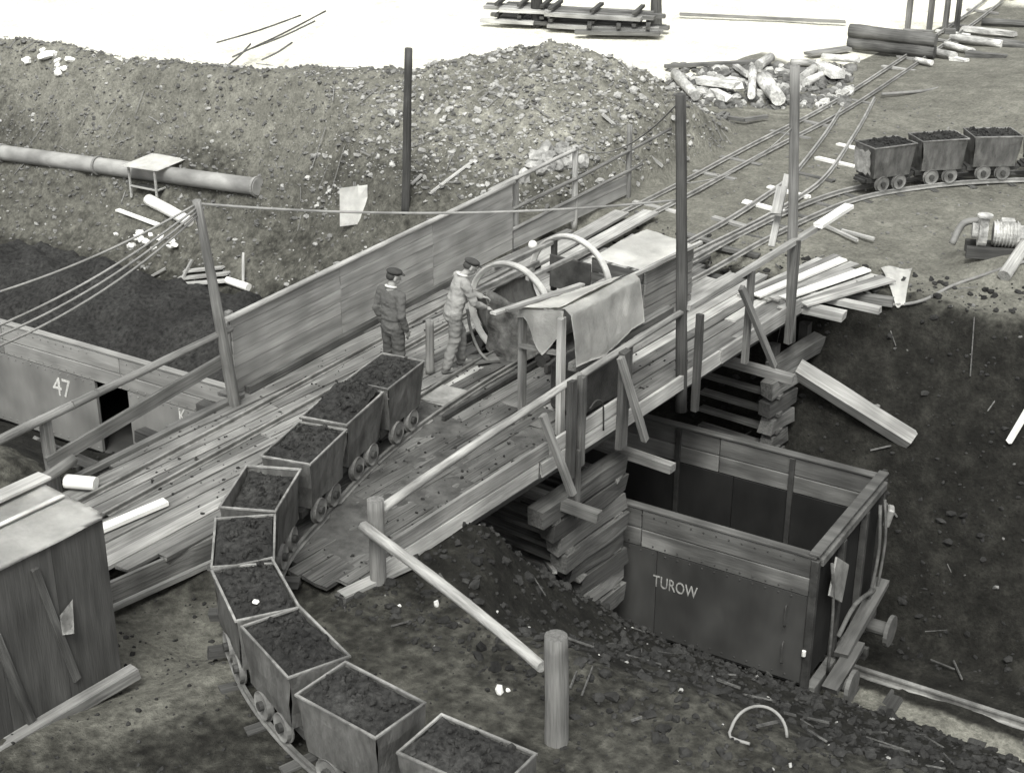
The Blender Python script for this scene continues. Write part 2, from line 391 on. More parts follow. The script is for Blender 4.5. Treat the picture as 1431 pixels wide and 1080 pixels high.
# ================================================================== THE GROUND
def axis(lo, a, b, hi, step):
    out = []; v = a; s = step
    while v > lo: s *= 1.22; v -= s; out.append(v)
    out = out[::-1]; v = a
    while v < b: out.append(v); v += step
    s = step
    while v < hi: out.append(v); s *= 1.22; v += s
    return out
def build_ground():
    xs = axis(-260, -34, 1, 260, .13); ys = axis(-120, 5.5, 38, 400, .13)
    vs = []; cols = []; fs = []; nx = len(xs)
    for y in ys:
        for x in xs:
            vs.append((x, y, H(x, y)))
            n = -x*math.sin(TA)+y*math.cos(TA); s = x*math.cos(TA)+y*math.sin(TA)
            c, side, d = crest(x, y)
            behind = side < 0 and d > .5 and n > 24
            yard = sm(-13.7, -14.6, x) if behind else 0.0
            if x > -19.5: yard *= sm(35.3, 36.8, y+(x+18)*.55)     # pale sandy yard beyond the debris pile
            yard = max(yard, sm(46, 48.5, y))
            coal = max(sm(10.2, 12.3, n)*sm(24.0, 22.4, n), 0)
            coal = max(coal, .75*sm(13.2, 10.5, n)*sm(-6, 1, s+12))
            if x < -13.5 and n > 20: coal *= sm(25.5, 20.5, n)
            if x < -14.5 and 20 < n: coal = max(coal, .5*sm(28.5, 26, n)*sm(-14.5, -16, x)*sm(1.3, .3, c))
            if n < 11.8: coal = max(min(coal, .62), .55)
            patch = sm(1.5, .5, math.hypot((x+10.9)*.8, (y-8.3)*.6)); coal -= .22*patch
            if -15.6 < x < -9.9 and n < 23 and n > 20: coal = max(coal, .9)
            c = c-max(0, (x+16.0)*1.4); rub = sm(.05, .5, c)*(.45+.55*sm(-22.5, -19, x)); rub = max(rub, sm(-19.5, -18, x)*sm(-14.2, -15.6, x)*sm(30.5, 31.8, y)*sm(37, 35, y))
            if s > -7: rub = max(rub, .9*sm(17.6, 18.1, n)*sm(19.0, 18.6, n)); coal *= 1-.8*sm(17.6, 18.1, n)*sm(19.0, 18.6, n)
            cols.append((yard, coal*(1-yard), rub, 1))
    for j in range(len(ys)-1):
        for i in range(nx-1): fs.append((j*nx+i, j*nx+i+1, (j+1)*nx+i+1, (j+1)*nx+i))
    me = bpy.data.meshes.new('ground'); me.from_pydata(vs, [], fs); me.update()
    ca = me.color_attributes.new('kind', 'FLOAT_COLOR', 'POINT')
    ca.data.foreach_set('color', [v for c in cols for v in c])
    me.polygons.foreach_set('use_smooth', [True]*len(fs))
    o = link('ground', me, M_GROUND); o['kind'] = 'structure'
build_ground()

# ================================================================== STANDARD GAUGE TRACK AND WAGONS IN THE CUTTING
def main_track():
    t = empty('railway_track', SN(-6, 18.32, RAILZ), TA, 'standard gauge railway track at the bottom of the cutting', 'railway track')
    for k in (-.75, .75):
        Q = [SN(s, 18.32+k, RAILZ-.14) for s in [-30+i*.5 for i in range(78)]]
        rail('rail', Q, M_RAIL, t, 2.0)
    for i in range(58):
        s = -30+i*.66
        plank('sleeper', SN(s+random.uniform(-.03, .03), 17.05, RAILZ-.21), SN(s, 19.6, RAILZ-.21), .24, .14, M_DARK, t)
main_track()

def wagon(s0, s1, label, near_text, light=False, door=None, fill=None):
    n0, n1, zt, zb = 16.98, 19.66, -1.5, -3.53
    L = s1-s0; Wd = n1-n0; hz = zt-zb
    t = empty('coal_wagon', SN(s0, n0, RAILZ), TA, label, 'railway wagon')
    b = zb-RAILZ; tp = zt-RAILZ
    ms, mb = (M_WAGL, M_WAGLB) if light else (M_WAG, M_WAGB)
    th = .07
    # long sides: steel panels below, worn boards above
    for near in (True, False):
        y0, y1 = (0, th) if near else (Wd-th, Wd)
        cuts = [0.0, L*.27, L*.5, L*.73, L]
        if door and near: cuts = sorted(set([0.0, L*.3, door[0], door[1], L]))
        for a, c in zip(cuts, cuts[1:]):
            if door and near and abs(a-door[0]) < 1e-6: continue
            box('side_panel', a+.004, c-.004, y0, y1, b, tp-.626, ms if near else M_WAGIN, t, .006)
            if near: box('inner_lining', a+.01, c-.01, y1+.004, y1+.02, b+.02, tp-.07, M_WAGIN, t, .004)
        for a, c in zip([0, L*.36, L*.7], [L*.36, L*.7, L]):
            zz = [tp-.62, tp-.33, tp-.02]
            for z0, z1 in zip(zz, zz[1:]):
                box('side_board', a+.006, c-.006, y0-.012 if near else y0, y1 if near else y1+.012, z0+.006, z1-.006, mb if (z0 > tp-.5 or light) else M_WAGB2, t, .01)
        box('top_rim', -.02, L+.02, y0-.03, y1+.03, tp-.02, tp+.03, mb, t, .012)
        for k in (.18, .4, .62, .84):
            if not near: box('stanchion', L*k-.04, L*k+.04, y0-.05, y0, b, tp-.03, M_STEEL, t, .006)
        for x in (0, L):
            box('corner_post', x-.05 if x else -.06, x+.06 if x else .05, y0-.04 if near else y1-.06, y0+.06 if near else y1+.04, b-.1, tp-.03, M_STEEL, t, .01)
    for x in (0, L):
        e = 1 if x else -1
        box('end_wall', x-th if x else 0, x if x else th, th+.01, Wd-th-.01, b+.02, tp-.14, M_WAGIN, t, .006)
        box('end_rim', min(x-.09*e, x+.06*e), max(x-.09*e, x+.06*e), -.035, Wd+.035, tp+.034, tp+.075, mb, t, .01)
        box('end_cap_beam', min(x, x+.09*e), max(x, x+.09*e), .07, Wd-.07, tp-.15, tp-.024, M_WAGB, t, .012)
        for k in (.34, .68):
            box('end_stanchion', min(x+.003*e, x+.10*e), max(x+.003*e, x+.10*e), Wd*k-.05, Wd*k+.05, b-.02, tp-.155, M_STEEL, t, .008)
        box('buffer_beam', min(x+.003*e, x+.14*e), max(x+.003*e, x+.14*e), .05, Wd-.05, b-.28, b-.03, M_WAGB, t, .012)
        for k in (.2, .8):
            bm = bmesh.new(); cylm(bm, (.2*e, 0, 0), (1, 0, 0), .11, .3, 14); bf = bobj('buffer', bm, M_WAGB, t, (x+.13*e, Wd*k, b-.16))
            bm = bmesh.new(); cylm(bm, (.38*e, 0, 0), (1, 0, 0), .24, .06, 18); bobj('buffer_head', bm, M_WAGB, bf)
        bm = bmesh.new(); boxm(bm, 0, .3*e, -.04, .04, -.05, .05); boxm(bm, .2*e, .32*e, -.04, .04, .0, .14)
        bobj('coupling_hook', bm, M_STEEL, t, (x+.13*e, Wd*.5, b-.16))
    box('floor', .05, L-.05, .04, Wd-.04, b-.06, b, M_WAG, t)
    for y in (.3, Wd-.42): box('sole_bar', .05, L-.05, y, y+.12, b-.34, b-.065, M_STEEL, t)
    bm = bmesh.new()
    nx, ny = (40, 14) if fill is None else (120, 42); gr = [[bm.verts.new((.08+(L-.16)*i/nx, .08+(Wd-.16+(.18 if fill else 0))*j/ny, (.25+.35*fbm(i*.3+s0, j*.35, 1, 3)) if fill is None else (hz-.1+fill*sm(0, .55, j/ny)*(1-.25*sm(.8, 1, j/ny))*sm(0, .08, i/nx)*sm(1, .9, i/nx)+.2*fbm(i*.1, j*.13, 1, 5) if j < ny else hz-.35))) for j in range(ny+1)] for i in range(nx+1)]
    for i in range(nx):
        for j in range(ny): bm.faces.new((gr[i][j], gr[i+1][j], gr[i+1][j+1], gr[i][j+1]))
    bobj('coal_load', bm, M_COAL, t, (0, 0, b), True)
    for x in (L*.2, L*.8):
        for y in (Wd/2-.75, Wd/2+.75):
            bm = bmesh.new(); cylm(bm, (0, 0, 0), (0, 1, 0), .45, .12, 22); cylm(bm, (0, .07 if y < Wd/2 else -.07, 0), (0, 1, 0), .49, .03, 22); cylm(bm, (0, 0, 0), (0, 1, 0), .1, .3, 10)
            bobj('wheel', bm, M_STEEL, t, (x, y, .45))
        bm = bmesh.new(); cylm(bm, (0, 0, 0), (0, 1, 0), .07, 1.9, 10); bobj('axle', bm, M_STEEL, t, (x, Wd/2, .45))
    bm = bmesh.new()
    for z in (b+.08, tp-.68, tp-.56, tp-.1):
        x = .12
        while x < L-.1:
            if not (door and door[0] < x < door[1]): bmesh.ops.create_icosphere(bm, subdivisions=1, radius=.016, matrix=Matrix.Translation((x, -.012 if z > tp-.6 else -.001, z)))
            x += .19
    bobj('rivets', bm, ms, t)['kind'] = 'stuff'
    for (tx, sz, x, z, mm, sxx) in near_text: text_mesh('lettering', tx, sz, mm, t, (x, -.006, z), (math.pi/2, 0, 0), sx=sxx)
    return t, L, Wd, b, tp
def wagon_end_gear(t, L, Wd, b, tp):
    # tippling end door hardware hanging on the visible end
    x = L+.11
    plate = box('number_plate', -.015, .015, -.27, .27, -.27, .27, M_RIM, t, .006); plate.location = (x+.03, .62, tp-.62); plate.rotation_euler = (R(52), R(-8), 0)
    def P(dx, y, z): return tuple(wm(t) @ Vector((x+dx, y, z)))
    tube('door_bar', [P(.02, .3, tp-.2), P(.06, .42, tp-1.0), P(.05, .5, b-.05)], .022, M_WAGB, t, sub=4)
    tube('door_bar', [P(.03, Wd-.5, tp-.2), P(.12, Wd-.62, tp-.9), P(.1, Wd-.8, b+.3)], .026, M_WAGB, t, sub=4)
    tube('door_bar', [P(.03, Wd-.3, tp-.2), P(.14, Wd-.42, tp-.8), P(.12, Wd-.5, b+.35)], .022, M_WAGB, t, sub=4)
    tube('brake_lever', [P(.08, .7, b+.45), P(.12, 1.2, b+.72), P(.1, Wd-.45, b+.42)], .035, M_WAGB, t, sub=4)
    plank('hinge_beam', P(.12, .8, b+.1), P(.14, Wd-.3, b+.5), .2, .1, M_WAGB, t)
    plank('hinge_beam', P(.2, .2, b-.1), P(.22, 1.2, b+.1), .22, .1, M_WAGB, t)
    h = box('door_hook', -.05, .05, -.1, .1, -.15, .15, M_RIM, t, .02); h.location = (x+.06, Wd-.12, tp-.55); h.rotation_euler = (0, R(12), R(20))
    bm = bmesh.new(); cylm(bm, (0, 0, 0), (0, 0, 1), .03, .08, 8); bobj('latch_pin', bm, M_WHITE, t, (L-.02, -.06, b+.55))
    for k in range(2): tube('grab_rail', [P(-.42-.3*k*0, -.08, b+.3+.6*k), P(-.42, -.14, b+.35+.6*k), P(-.42, -.14, b+.6+.6*k), P(-.42, -.08, b+.65+.6*k)], .012, M_STEEL, t, sub=2)
s1 = -5.72; s0 = s1-8.58
wg = wagon(s0, s1, 'dark open coal wagon lettered TUROW standing under the right side of the bridge', [('TUROW', .27, 0, 0, M_PRINTD, .68)])
q = onX(912, 812, -9.7); d = ray(912, 818); tt = (16.97-CP.dot(TN))/d.dot(TN); q = CP+d*tt
for c in wg[0].children:
    if c.name.startswith('lettering'): c.location.x = q.dot(TD)-s0; c.location.z = q.z-RAILZ
wagon_end_gear(*wg)
wl = wagon(-24.4, -15.81, 'grey open coal wagon numbered 47 left of the bridge with an open side door', [('47', .52, 0, 0, M_PRINT, .9), ('Ko', .4, 0, 0, M_PRINT, .7)], True, (-19.06+24.4, -18.27+24.4), .5)
for c, (px, py) in zip([c for c in wl[0].children if c.name.startswith('lettering')], ((75, 550), (250, 590))):
    d = ray(px, py); q = CP+d*(16.97/d.dot(TN)); c.location.x = q.dot(TD)+24.4; c.location.z = q.z-RAILZ

# ================================================================== THE TIMBER BRIDGE
BR = empty('timber_bridge', (-12.3, 15, 0), 0, 'weathered plank bridge carrying the narrow tub tracks across the cutting', 'bridge')
def far_edge(y): return -14.42-.105*max(0, y-10.4) if y < 18 else -15.2
def track_x(y): # centre line of the loaded track
    pts = [(8, -9.2), (10.2, -11.2), (11.28, -11.595), (12.34, -11.94), (13.4, -12.19), (14.6, -12.36), (15.8, -12.46), (17, -12.5), (30, -12.5)]
    for (a, b), (c, d) in zip(pts, pts[1:]):
        if a <= y <= c: return b+(d-b)*(y-a)/(c-a)
    return -12.5
def deck():
    x = -15.2
    while x < -10.1:
        w = random.choice((.17, .19, .21, .24)); xc = x+w/2
        ystart = 8.3 if xc < -12.45 else (10.35 if xc > -11.3 else 9.9)
        if xc < -14.4: ystart = 10.4+(-14.42-xc)/.105*.55
        if -12.5 < xc < -12.0: ystart = 9.0+(xc+12.5)*3
        y = ystart+random.uniform(-.1, .1)*(.3 if xc < -12.4 else 2)
        yend = 21.6+random.uniform(-.5, .5)
        while y < yend-.4:
            l = min(random.uniform(3.2, 6.0), yend-y)
            if yend-y-l < .5: l = yend-y
            # the opening below the tippler
            if -13.12 < xc < -11.88 and y < 17.9 and y+l > 16.2:
                if y < 15.8: l = 16.2-y
                else: y = 18.3; continue
            z = -.026+random.uniform(-.012, .012)
            mm = M_WOOD if xc < track_x(y+l/2)-.5 else M_DIRTY
            if xc < -12.4 and random.random() < .15: mm = M_LIGHT
            if y+l/2 > 16.2 and xc > -12.0: mm = random.choice((M_LIGHT, M_WOOD, M_WOOD))
            plank('deck_plank', (xc, y, z+random.uniform(-.008, .008)), (xc+random.uniform(-.012, .012), y+l-.012, z), w-random.uniform(.008, .03), .05, mm, BR)
            y += l
        x += w
deck()
def coal_dust():
    nx, ny = 46, 190; vs = []; fs = []
    for j in range(ny+1):
        for i in range(nx+1):
            y = 10.4+8.6*j/ny; x0 = track_x(y)-.3; x = x0+(-10.04-x0)*i/nx
            e = min(1, (x-x0)*3, (-10.04-x)*4+.2)
            vs.append((x, y, -.03+.045*e*(.5+.9*fbm(x, y, 1.1, 2, 2)+.35*fbm(x, y, 6, 2, 8))*sm(16.6, 14.6, y)))
    for j in range(ny):
        for i in range(nx): fs.append((j*(nx+1)+i, j*(nx+1)+i+1, (j+1)*(nx+1)+i+1, (j+1)*(nx+1)+i))
    me = bpy.data.meshes.new('coal_dust'); me.from_pydata(vs, [], fs); me.update(); o = link('coal_dust', me, M_DUST, None, None, True)
    o['kind'] = 'stuff'; o['label'] = 'trodden coal dust covering the near half of the bridge boards'; o['category'] = 'coal dust'
M_DUST = mat('coal_dust_dirt', .085, .95, .4, 6, (1, 1, 1), .4, 0)
coal_dust()
# edge board that closes the raised boards towards the tubs
plank('edge_board', (-12.42, 8.35, -.2), (-12.1, 10.6, -.18), .3, .05, M_DIRTY, BR, up=(1, -.12, 0))
plank('edge_board', (-12.36, 8.3, -.345), (-12.04, 10.6, -.32), .06, .06, M_WOOD, BR, up=(1, -.12, 0))
for x in (-14.6, -14.0, -13.4, -11.7, -11.1, -10.6):
    plank('stringer', (x, 10.2, -.42), (x, 22.0, -.42), .24, .34, M_DARK, BR, jit=.3)
for i in range(11):
    y = 10.6+i*1.08
    plank('bearer', (-15.1, y, -.15), (-10.22, y, -.15), .18, .17, M_DARK, BR)
# far kerb timber and guard strips on the left
plank('kerb_timber', (-14.5, 10.15, .03), (-14.62, 13.1, .03), .1, .07, M_WOOD, BR)
plank('kerb_timber', (-14.66, 13.25, .05), (-15.12, 18.6, .05), .1, .1, M_DIRTY, BR)
# near side: toe boards, parapet boards
def nearY(px, py): return onX(px, py, -10).y
for (y0, y1, z0, w, mm) in ((10.75, 13.7, .075, .21, M_LIGHT), (13.75, 15.45, .07, .2, M_LIGHT), (10.9, 13.9, .30, .18, M_WOOD), (13.9, 15.5, .3, .19, M_LIGHT)):
    plank('toe_board', (-9.95, y0, z0), (-9.96, y1, z0+.02), w, .045, mm, BR, up=(1, 0, 0))
for (y0, y1, z0, w, mm) in ((15.5, 18.2, .03, .22, M_LIGHT), (18.22, 20.7, .06, .22, M_LIGHT)):
    plank('toe_board', (-9.95, y0, z0), (-9.955, y1, z0+.03), w, .045, mm, BR, up=(1, 0, 0))
log('top_rail', (-9.93, 10.72, .86), (-9.98, 14.62, 1.06), .058, .046, M_PEEL, BR, .009)
log('top_rail', (-9.98, 14.55, 1.04), (-9.97, 17.2, 1.14), .05, .045, M_WOOD, BR, .004)
plank('top_rail', (-9.91, 17.1, 1.2), (-9.91, 21.6, 1.32), .1, .07, M_LIGHT, BR)
plank('top_rail_end', (-9.86, 20.9, 1.36), (-9.86, 22.0, 1.4), .16, .06, M_FRESH, BR)
# posts and raking struts on the near side
for (y, z0, z1, mm, w) in ((14.3, -.25, 1.12, M_DARK, .1), (14.52, -.15, 1.1, M_DIRTY, .09), (15.5, -.3, 1.1, M_DARK, .16), (18.86, -.25, 1.22, M_DIRTY, .09), (20.25, -.4, 1.3, M_DIRTY, .12), (17.42, -.5, 1.0, M_DARK, .09)):
    plank('parapet_post', (-9.885, y, z0), (-9.885, y+.02, z1), w, .09, mm, BR, up=(1, 0, 0))
for a, b in (((758, 580), (800, 690)), ((867, 500), (902, 615)), ((1036, 402), (1082, 512))):
    p0 = onX(*a, -9.82); p1 = onX(*b, -9.55); plank('raking_strut', p0, p1, .09, .07, M_WOOD, BR, up=(1, 0, 0))
for y, x1 in ((14.3, -9.4), (16.0, -9.35), (19.6, -9.4)):
    plank('outrigger', (-10.9, y, -.66), (x1, y, -.66), .14, .13, M_WOOD, BR)
plank('outrigger', (-10.6, 20.85, -.02), (-9.3, 20.95, -.03), .2, .14, M_LIGHT, BR)
plank('outrigger', (-10.6, 21.35, .0), (-8.95, 21.5, -.02), .13, .1, M_LIGHT, BR)
plank('outrigger', (-10.4, 21.75, -.1), (-9.0, 22.15, -.1), .16, .13, M_WOOD, BR)
plank('hanger', (-9.86, 14.44, -.9), (-9.86, 14.46, .1), .06, .05, M_DIRTY, BR, up=(1, 0, 0))
tube('wire_loop', [(-9.91, 14.75, .55), (-9.9, 14.9, .62), (-9.9, 15.05, .5), (-9.9, 15.08, .12)], .012, M_STEEL, BR)

# loose boards fanning out at the far right corner
FAN = []
for i in range(9):
    a = .02+.045*i; x0 = -10.95+i*.13
    FAN.append(plank('loose_board', (x0, 20.7+random.uniform(-.2, .2), .03+.028*(i % 3)), (x0+.25+a*1.1, 23.1-i*.06+random.uniform(-.2, .2), .05+.03*(i % 3)), .17, .035, (M_LIGHT, M_WOOD, M_FRESH)[i % 3 if i % 4 else 0],
        label=('nearest' if i == 8 else 'farthest' if i == 0 else ('second', 'third', 'fourth', 'fifth', 'sixth', 'seventh', 'eighth')[i-1]+' from the back')+' loose board of the fan at the right end of the bridge', cat='board', group='loose boards fanned out past the bridge end'))

# timber cribs that carry the bridge
def crib(label, rows, px):
    t = empty('timber_crib', rows[0][0], 0, label, 'timber crib')
    for i, (a, b) in enumerate(rows):
        m = (M_DIRTY, M_DARK, M_WOOD, M_DIRTY)[i % 4]
        plank('crib_timber', a, b, .24, .25, m, t, jit=1.3)
    return t
rows = []
for i in range(8):
    z = -.72-.29*i; y0 = 13.95+.155*i; rows.append(((-10.1+random.uniform(-.05, .06), y0+random.uniform(-.1, .1), z), (-10.08+random.uniform(-.05, .05), 15.82, z+.02)))
c1 = crib('stacked timber crib under the near end of the bridge beside the dark wagon', rows, 0)
for i in range(7):
    z = -.86-.29*i; y = 15.6 if i % 1 == 0 else 14
    for yy in (14.15+.155*i, 15.62): plank('cross_timber', (-11.6, yy, z), (-9.96-.05*(i % 2), yy, z), .17, .06, M_DIRTY, c1)
rows = []
for i in range(6):
    z = -.95-.29*i; rows.append(((-10.1+random.uniform(-.05, .05), 20.35+.05*i-.24*i*0, z), (-10.05+random.uniform(-.05, .05), 21.0+1.0*max(0, 1-i*.2), z)))
rows = [((-10.1, 20.05, -1.22), (-10.0, 20.95, -1.12)), ((-10.12, 20.1, -1.55), (-10.02, 20.85, -1.5)), ((-10.1, 20.15, -1.88), (-10.05, 20.75, -1.85)), ((-10.1, 20.2, -2.2), (-10.08, 20.7, -2.18)), ((-10.1, 20.2, -.9), (-10.0, 21.9, -.88)), ((-10.1, 20.2, -2.5), (-10.08, 20.65, -2.5))]
c2 = crib('stacked timber crib under the far end of the bridge above the wagon', rows, 0)
for i in range(6): plank('cross_timber', (-11.4, 20.3, -1.05-.31*i), (-9.93, 20.3, -1.05-.31*i), .16, .06, M_DIRTY, c2)
for y in (20.5, 21.6): plank('crib_post', (-10.25, y, -2.0), (-10.25, y, -.58), .16, .16, M_DARK, c2, up=(1, 0, 0))
p0 = Vector((-9.95, 20.8, -1.05)); p1 = onY(1274, 616, 21.25)
plank('squared_beam', p0, p1, .27, .22, M_LIGHT, up=(.2, -.5, 1), label='thick squared beam jutting from the far crib over the right slope', cat='beam')
plank('short_strut', hit(727, 762, .25), hit(775, 810, .12), .06, .05, M_WOOD, label='thin slanting stake on the dark slope left of the near crib', cat='stake')

# ------------------------------------------------------------------ poles
log('telegraph_pole', (-10, 17.24, -.45), (-10, 16.82, 4.22), .085, .07, M_DARK, bend=.002, label='tall dark pole rising from the middle of the bridge parapet', cat='pole')
log('telegraph_pole', (-10.0, 20.56, -.5), (-10.0, 19.98, 4.0), .085, .07, M_WOOD, bend=.003, label='tall pale pole at the right end of the bridge parapet', cat='pole')
log('telegraph_pole', hit(566, 290, -.3), onY(571, 68, hit(566, 290).y), .085, .075, M_DARK, label='tall dark pole standing in front of the spoil heap', cat='pole')
log('leaning_post', (-14.55, 12.95, -.5), (-14.4, 12.42, 3.07), .09, .055, M_WOOD, bend=.006, label='leaning cable post at the corner of the grey board fence', cat='post')
plank('pole_brace', onX(1100, 245, -10.6), onX(1078, 345, -10.3), .1, .05, M_LIGHT, label='slanting pale board brace beside the tall pale pole', cat='brace')
plank('pole_brace', onX(1092, 262, -10.5), onX(1084, 300, -10.35), .16, .04, M_LIGHT, label='short board nailed on the slanting brace beside the pale pole', cat='board')
log('short_post', (-13.05, 15.3, 0), (-13.05, 15.32, .82), .065, .06, M_WOOD, label='short round post standing between the two workers', cat='post')

# ------------------------------------------------------------------ grey board fence along the far side
FE = empty('board_fence', (-14.75, 13.3, 0), 0, 'tall grey board fence along the far side of the bridge', 'fence')
def fx(y): return -14.75-.5*(y-13.2)/7.0
y = 13.12
while y < 20.1:
    l = min(2.35, 20.2-y)
    for r in range(6):
        z = .12+r*.196; plank('fence_board', (fx(y), y, z), (fx(y+l)-.0, y+l-.012, z+.01), .19, .025, M_SHEET, FE, up=(1, .07, 0), jit=.25)
    plank('fence_post', (fx(y)-.06, y+.03, -.3), (fx(y)-.06, y+.03, 1.22), .09, .08, M_WOOD, FE, up=(1, 0, 0))
    y += l
log('fence_rail', (fx(13.0)+.02, 13.0, 1.16), (fx(20.2)+.02, 20.2, 1.24), .045, .04, M_LIGHT, FE, .001)
# open rails behind and beyond
RF = empty('rail_fence', (-15.3, 22, 0), 0, 'open rail fence continuing past the board fence below the spoil heap', 'fence')
for y in (20.4, 22.2, 24.0): log('fence_post', (-15.35, y, -.2), (-15.35, y, 1.4), .06, .055, M_LIGHT if y == 22.2 else M_WOOD, RF)
log('fence_rail', (-15.3, 19.6, 1.22), (-15.32, 22.4, 1.36), .04, .035, M_LIGHT, RF)
log('fence_rail', (-15.3, 22.2, .8), (-15.35, 25.5, 1.0), .035, .03, M_WOOD, RF); log('fence_rail', (-15.3, 20.1, .72), (-15.32, 22.4, .8), .035, .035, M_WOOD, RF)
log('fence_rail', (-15.28, 20.0, .35), (-15.3, 24.4, .55), .035, .03, M_WOOD, RF)
for r, z in enumerate((.1, .3)): plank('kick_board', (-15.28, 20.25, z), (-15.36, 24.0, z+.03), .19, .03, M_SHEET, RF, up=(1, 0, 0))
# left handrail in front of the numbered wagon
LF = empty('hand_rail', (-14.45, 9.8, 0), 0, 'rough log handrail on the left in front of the grey wagon', 'handrail')
log('rail_pole', (-14.42, 8.3, .95), (-14.45, 10.6, 1.05), .06, .055, M_WOOD, LF, .008); log('rail_pole', (-14.43, 10.2, 1.04), (-14.5, 12.9, 1.13), .055, .05, M_WOOD, LF, .008)
plank('rail_board', (-14.45, 9.75, .42), (-14.55, 12.9, .72), .18, .05, M_WOOD, LF, up=(1, 0, 0))
log('rail_pole', (-14.4, 8.2, -.02), (-14.4, 10.1, .36), .075, .07, M_WOOD, LF, .006)
plank('rail_post', (-14.5, 9.85, -.3), (-14.5, 9.83, .98), .12, .1, M_WOOD, LF, up=(1, 0, 0))
plank('rail_board', onX(50, 612, -14.6), onX(145, 650, -14.6), .1, .04, M_WOOD, LF)

# ------------------------------------------------------------------ guard rail on the near bank
GR = empty('guard_rail', (-8.4, 10.1, 0), 0, 'pale peeled log guard rail on two posts along the near bank', 'guard rail')
log('post', (-9.93, 10.68, -.45), (-9.93, 10.68, 1.02), .095, .09, M_WOOD, GR, .0)
log('post', (-6.74, 9.62, -.4), (-6.74, 9.58, 1.16), .12, .11, M_WOOD, GR, .0)
log('log_rail', (-9.98, 10.53, .74), (-6.84, 9.5, .82), .066, .056, M_PEEL, GR, .014)
plank('foot_board', (-10.05, 10.2, .0), (-9.85, 11.2, .02), .16, .05, M_LIGHT, GR)

# ================================================================== NARROW TRACKS
G = .25
LT = empty('mine_track', (-12.3, 14, 0), 0, 'narrow curved track under the loaded tubs running onto the bridge', 'mine track')
LC = path([(-4.6, 8.25, .0), (-5.5, 8.03, .0), (-6.5, 7.98, 0), (-7.71, 8.02, 0), (-8.82, 8.28, 0), (-9.77, 8.71, 0), (-10.53, 9.3, 0), (-11.2, 10.2, 0), (-11.595, 11.28, 0), (-11.94, 12.34, 0), (-12.19, 13.4, 0), (-12.36, 14.6, 0), (-12.46, 15.8, 0), (-12.5, 17.2, 0)], .15)
rail('rail', offset(LC, G), M_RAIL, LT); rail('rail', offset(LC, -G), M_RAIL, LT)
for i in range(0, len(LC)-1, 4):
    p = LC[i]
    if p.y > 10.4: continue
    t = (LC[i+1]-LC[i]).normalized(); s = Vector((t.y, -t.x, 0))
    plank('sleeper', p-s*.45+UP*-.045, p+s*.45+UP*-.045, .13, .09, M_DARK, LT)
plank('guide_rail', (-11.9, 14.2, .05), (-12.02, 17.0, .05), .05, .06, M_STEEL, LT)
plank('track_plate', (-12.35, 14.55, .02), (-12.42, 15.1, .02), .42, .02, M_RIM, LT)
ET = empty('mine_track', (-13.8, 12, 0), 0, 'narrow straight track for empty tubs beside the grey board fence', 'mine track')
EC = path([(-13.62, 7.6, 0), (-13.74, 10.1, 0), (-13.92, 13, 0), (-14.1, 15.4, 0), (-14.3, 18, 0), (-14.5, 21, 0), (-14.65, 24.8, 0), (-14.88, 28.4, 0), (-15.05, 32, .0), (-15.4, 35.5, .02), (-16.1, 41, .04), (-17.0, 47, .04), (-19, 57, .04)], .3)
kk = next(i for i, p in enumerate(EC) if p.y > 21)
for sd in (G, -G):
    oc = offset(EC, sd); rail('rail', oc[:kk+1], M_RAIL, ET); rail('rail', oc[kk:], M_RAILB, ET, 1.0)
for i in range(0, len(EC)-1):
    p = EC[i]
    if p.y < 22.4 or p.y > 50 or i % 4 or random.random() < .25: continue
    plank('sleeper', p+Vector((-.5, random.uniform(-.05, .05), -.035)), p+Vector((.5, -.06, -.03)), .13, .05, random.choice((M_FRESH, M_LIGHT, M_WOOD)), ET)
BT = empty('mine_track', (-13, 25, 0), 0, 'narrow curved track crossing the yard behind the tall pale pole', 'mine track')
BL = path([(-12.9, 20.2, 0), (-12.98, 22.25, .0), (-13.04, 23.96, 0), (-13.31, 26.64, 0), (-13.56, 27.68, 0), (-14.26, 30.19, 0), (-14.95, 32.4, 0)], .3)
BRt = path([(-12.55, 20.2, 0), (-12.6, 22.0, 0), (-12.55, 23.96, 0), (-12.62, 25.8, 0), (-12.86, 27.46, 0), (-13.74, 30.58, 0), (-14.75, 33.75, 0)], .3)
rail('rail', BL, M_RAILB, BT, 1.1); rail('rail', BRt, M_RAILB, BT, 1.1)
for y in (22.8, 23.9, 25.1, 26.2, 27.4, 28.6, 29.8): 
    xx = -12.95-.09*max(0, y-24.5)**1.35*.42
    plank('sleeper', (xx-.45, y, -.015), (xx+.5, y-.12, -.015), .13, .05, random.choice((M_FRESH, M_LIGHT, M_DIRTY)), BT)
CT = empty('mine_track', (-11.6, 26, 0), 0, 'narrow curved track under the short tub train at the upper right', 'mine track')
CC = path([(-12.25, 18.6, 0), (-12.18, 21, 0), (-12.2, 23.2, 0), (-12.13, 25.0, 0), (-11.93, 26.4, 0), (-11.6, 27.3, 0), (-10.98, 28.35, 0), (-10.24, 29.24, 0), (-9.3, 30.05, 0), (-8.2, 30.75, 0), (-6.6, 31.4, 0)], .2)
rail('rail', offset(CC, G), M_RAILB, CT, 1.1); rail('rail', offset(CC, -G), M_RAILB, CT, 1.1)
for i in range(20, len(CC)-1, 4):
    t = (CC[i+1]-CC[i]).normalized(); s = Vector((t.y, -t.x, 0)); plank('sleeper', CC[i]-s*.45+UP*-.05, CC[i]+s*.45+UP*-.05, .13, .07, M_DIRTY, CT)

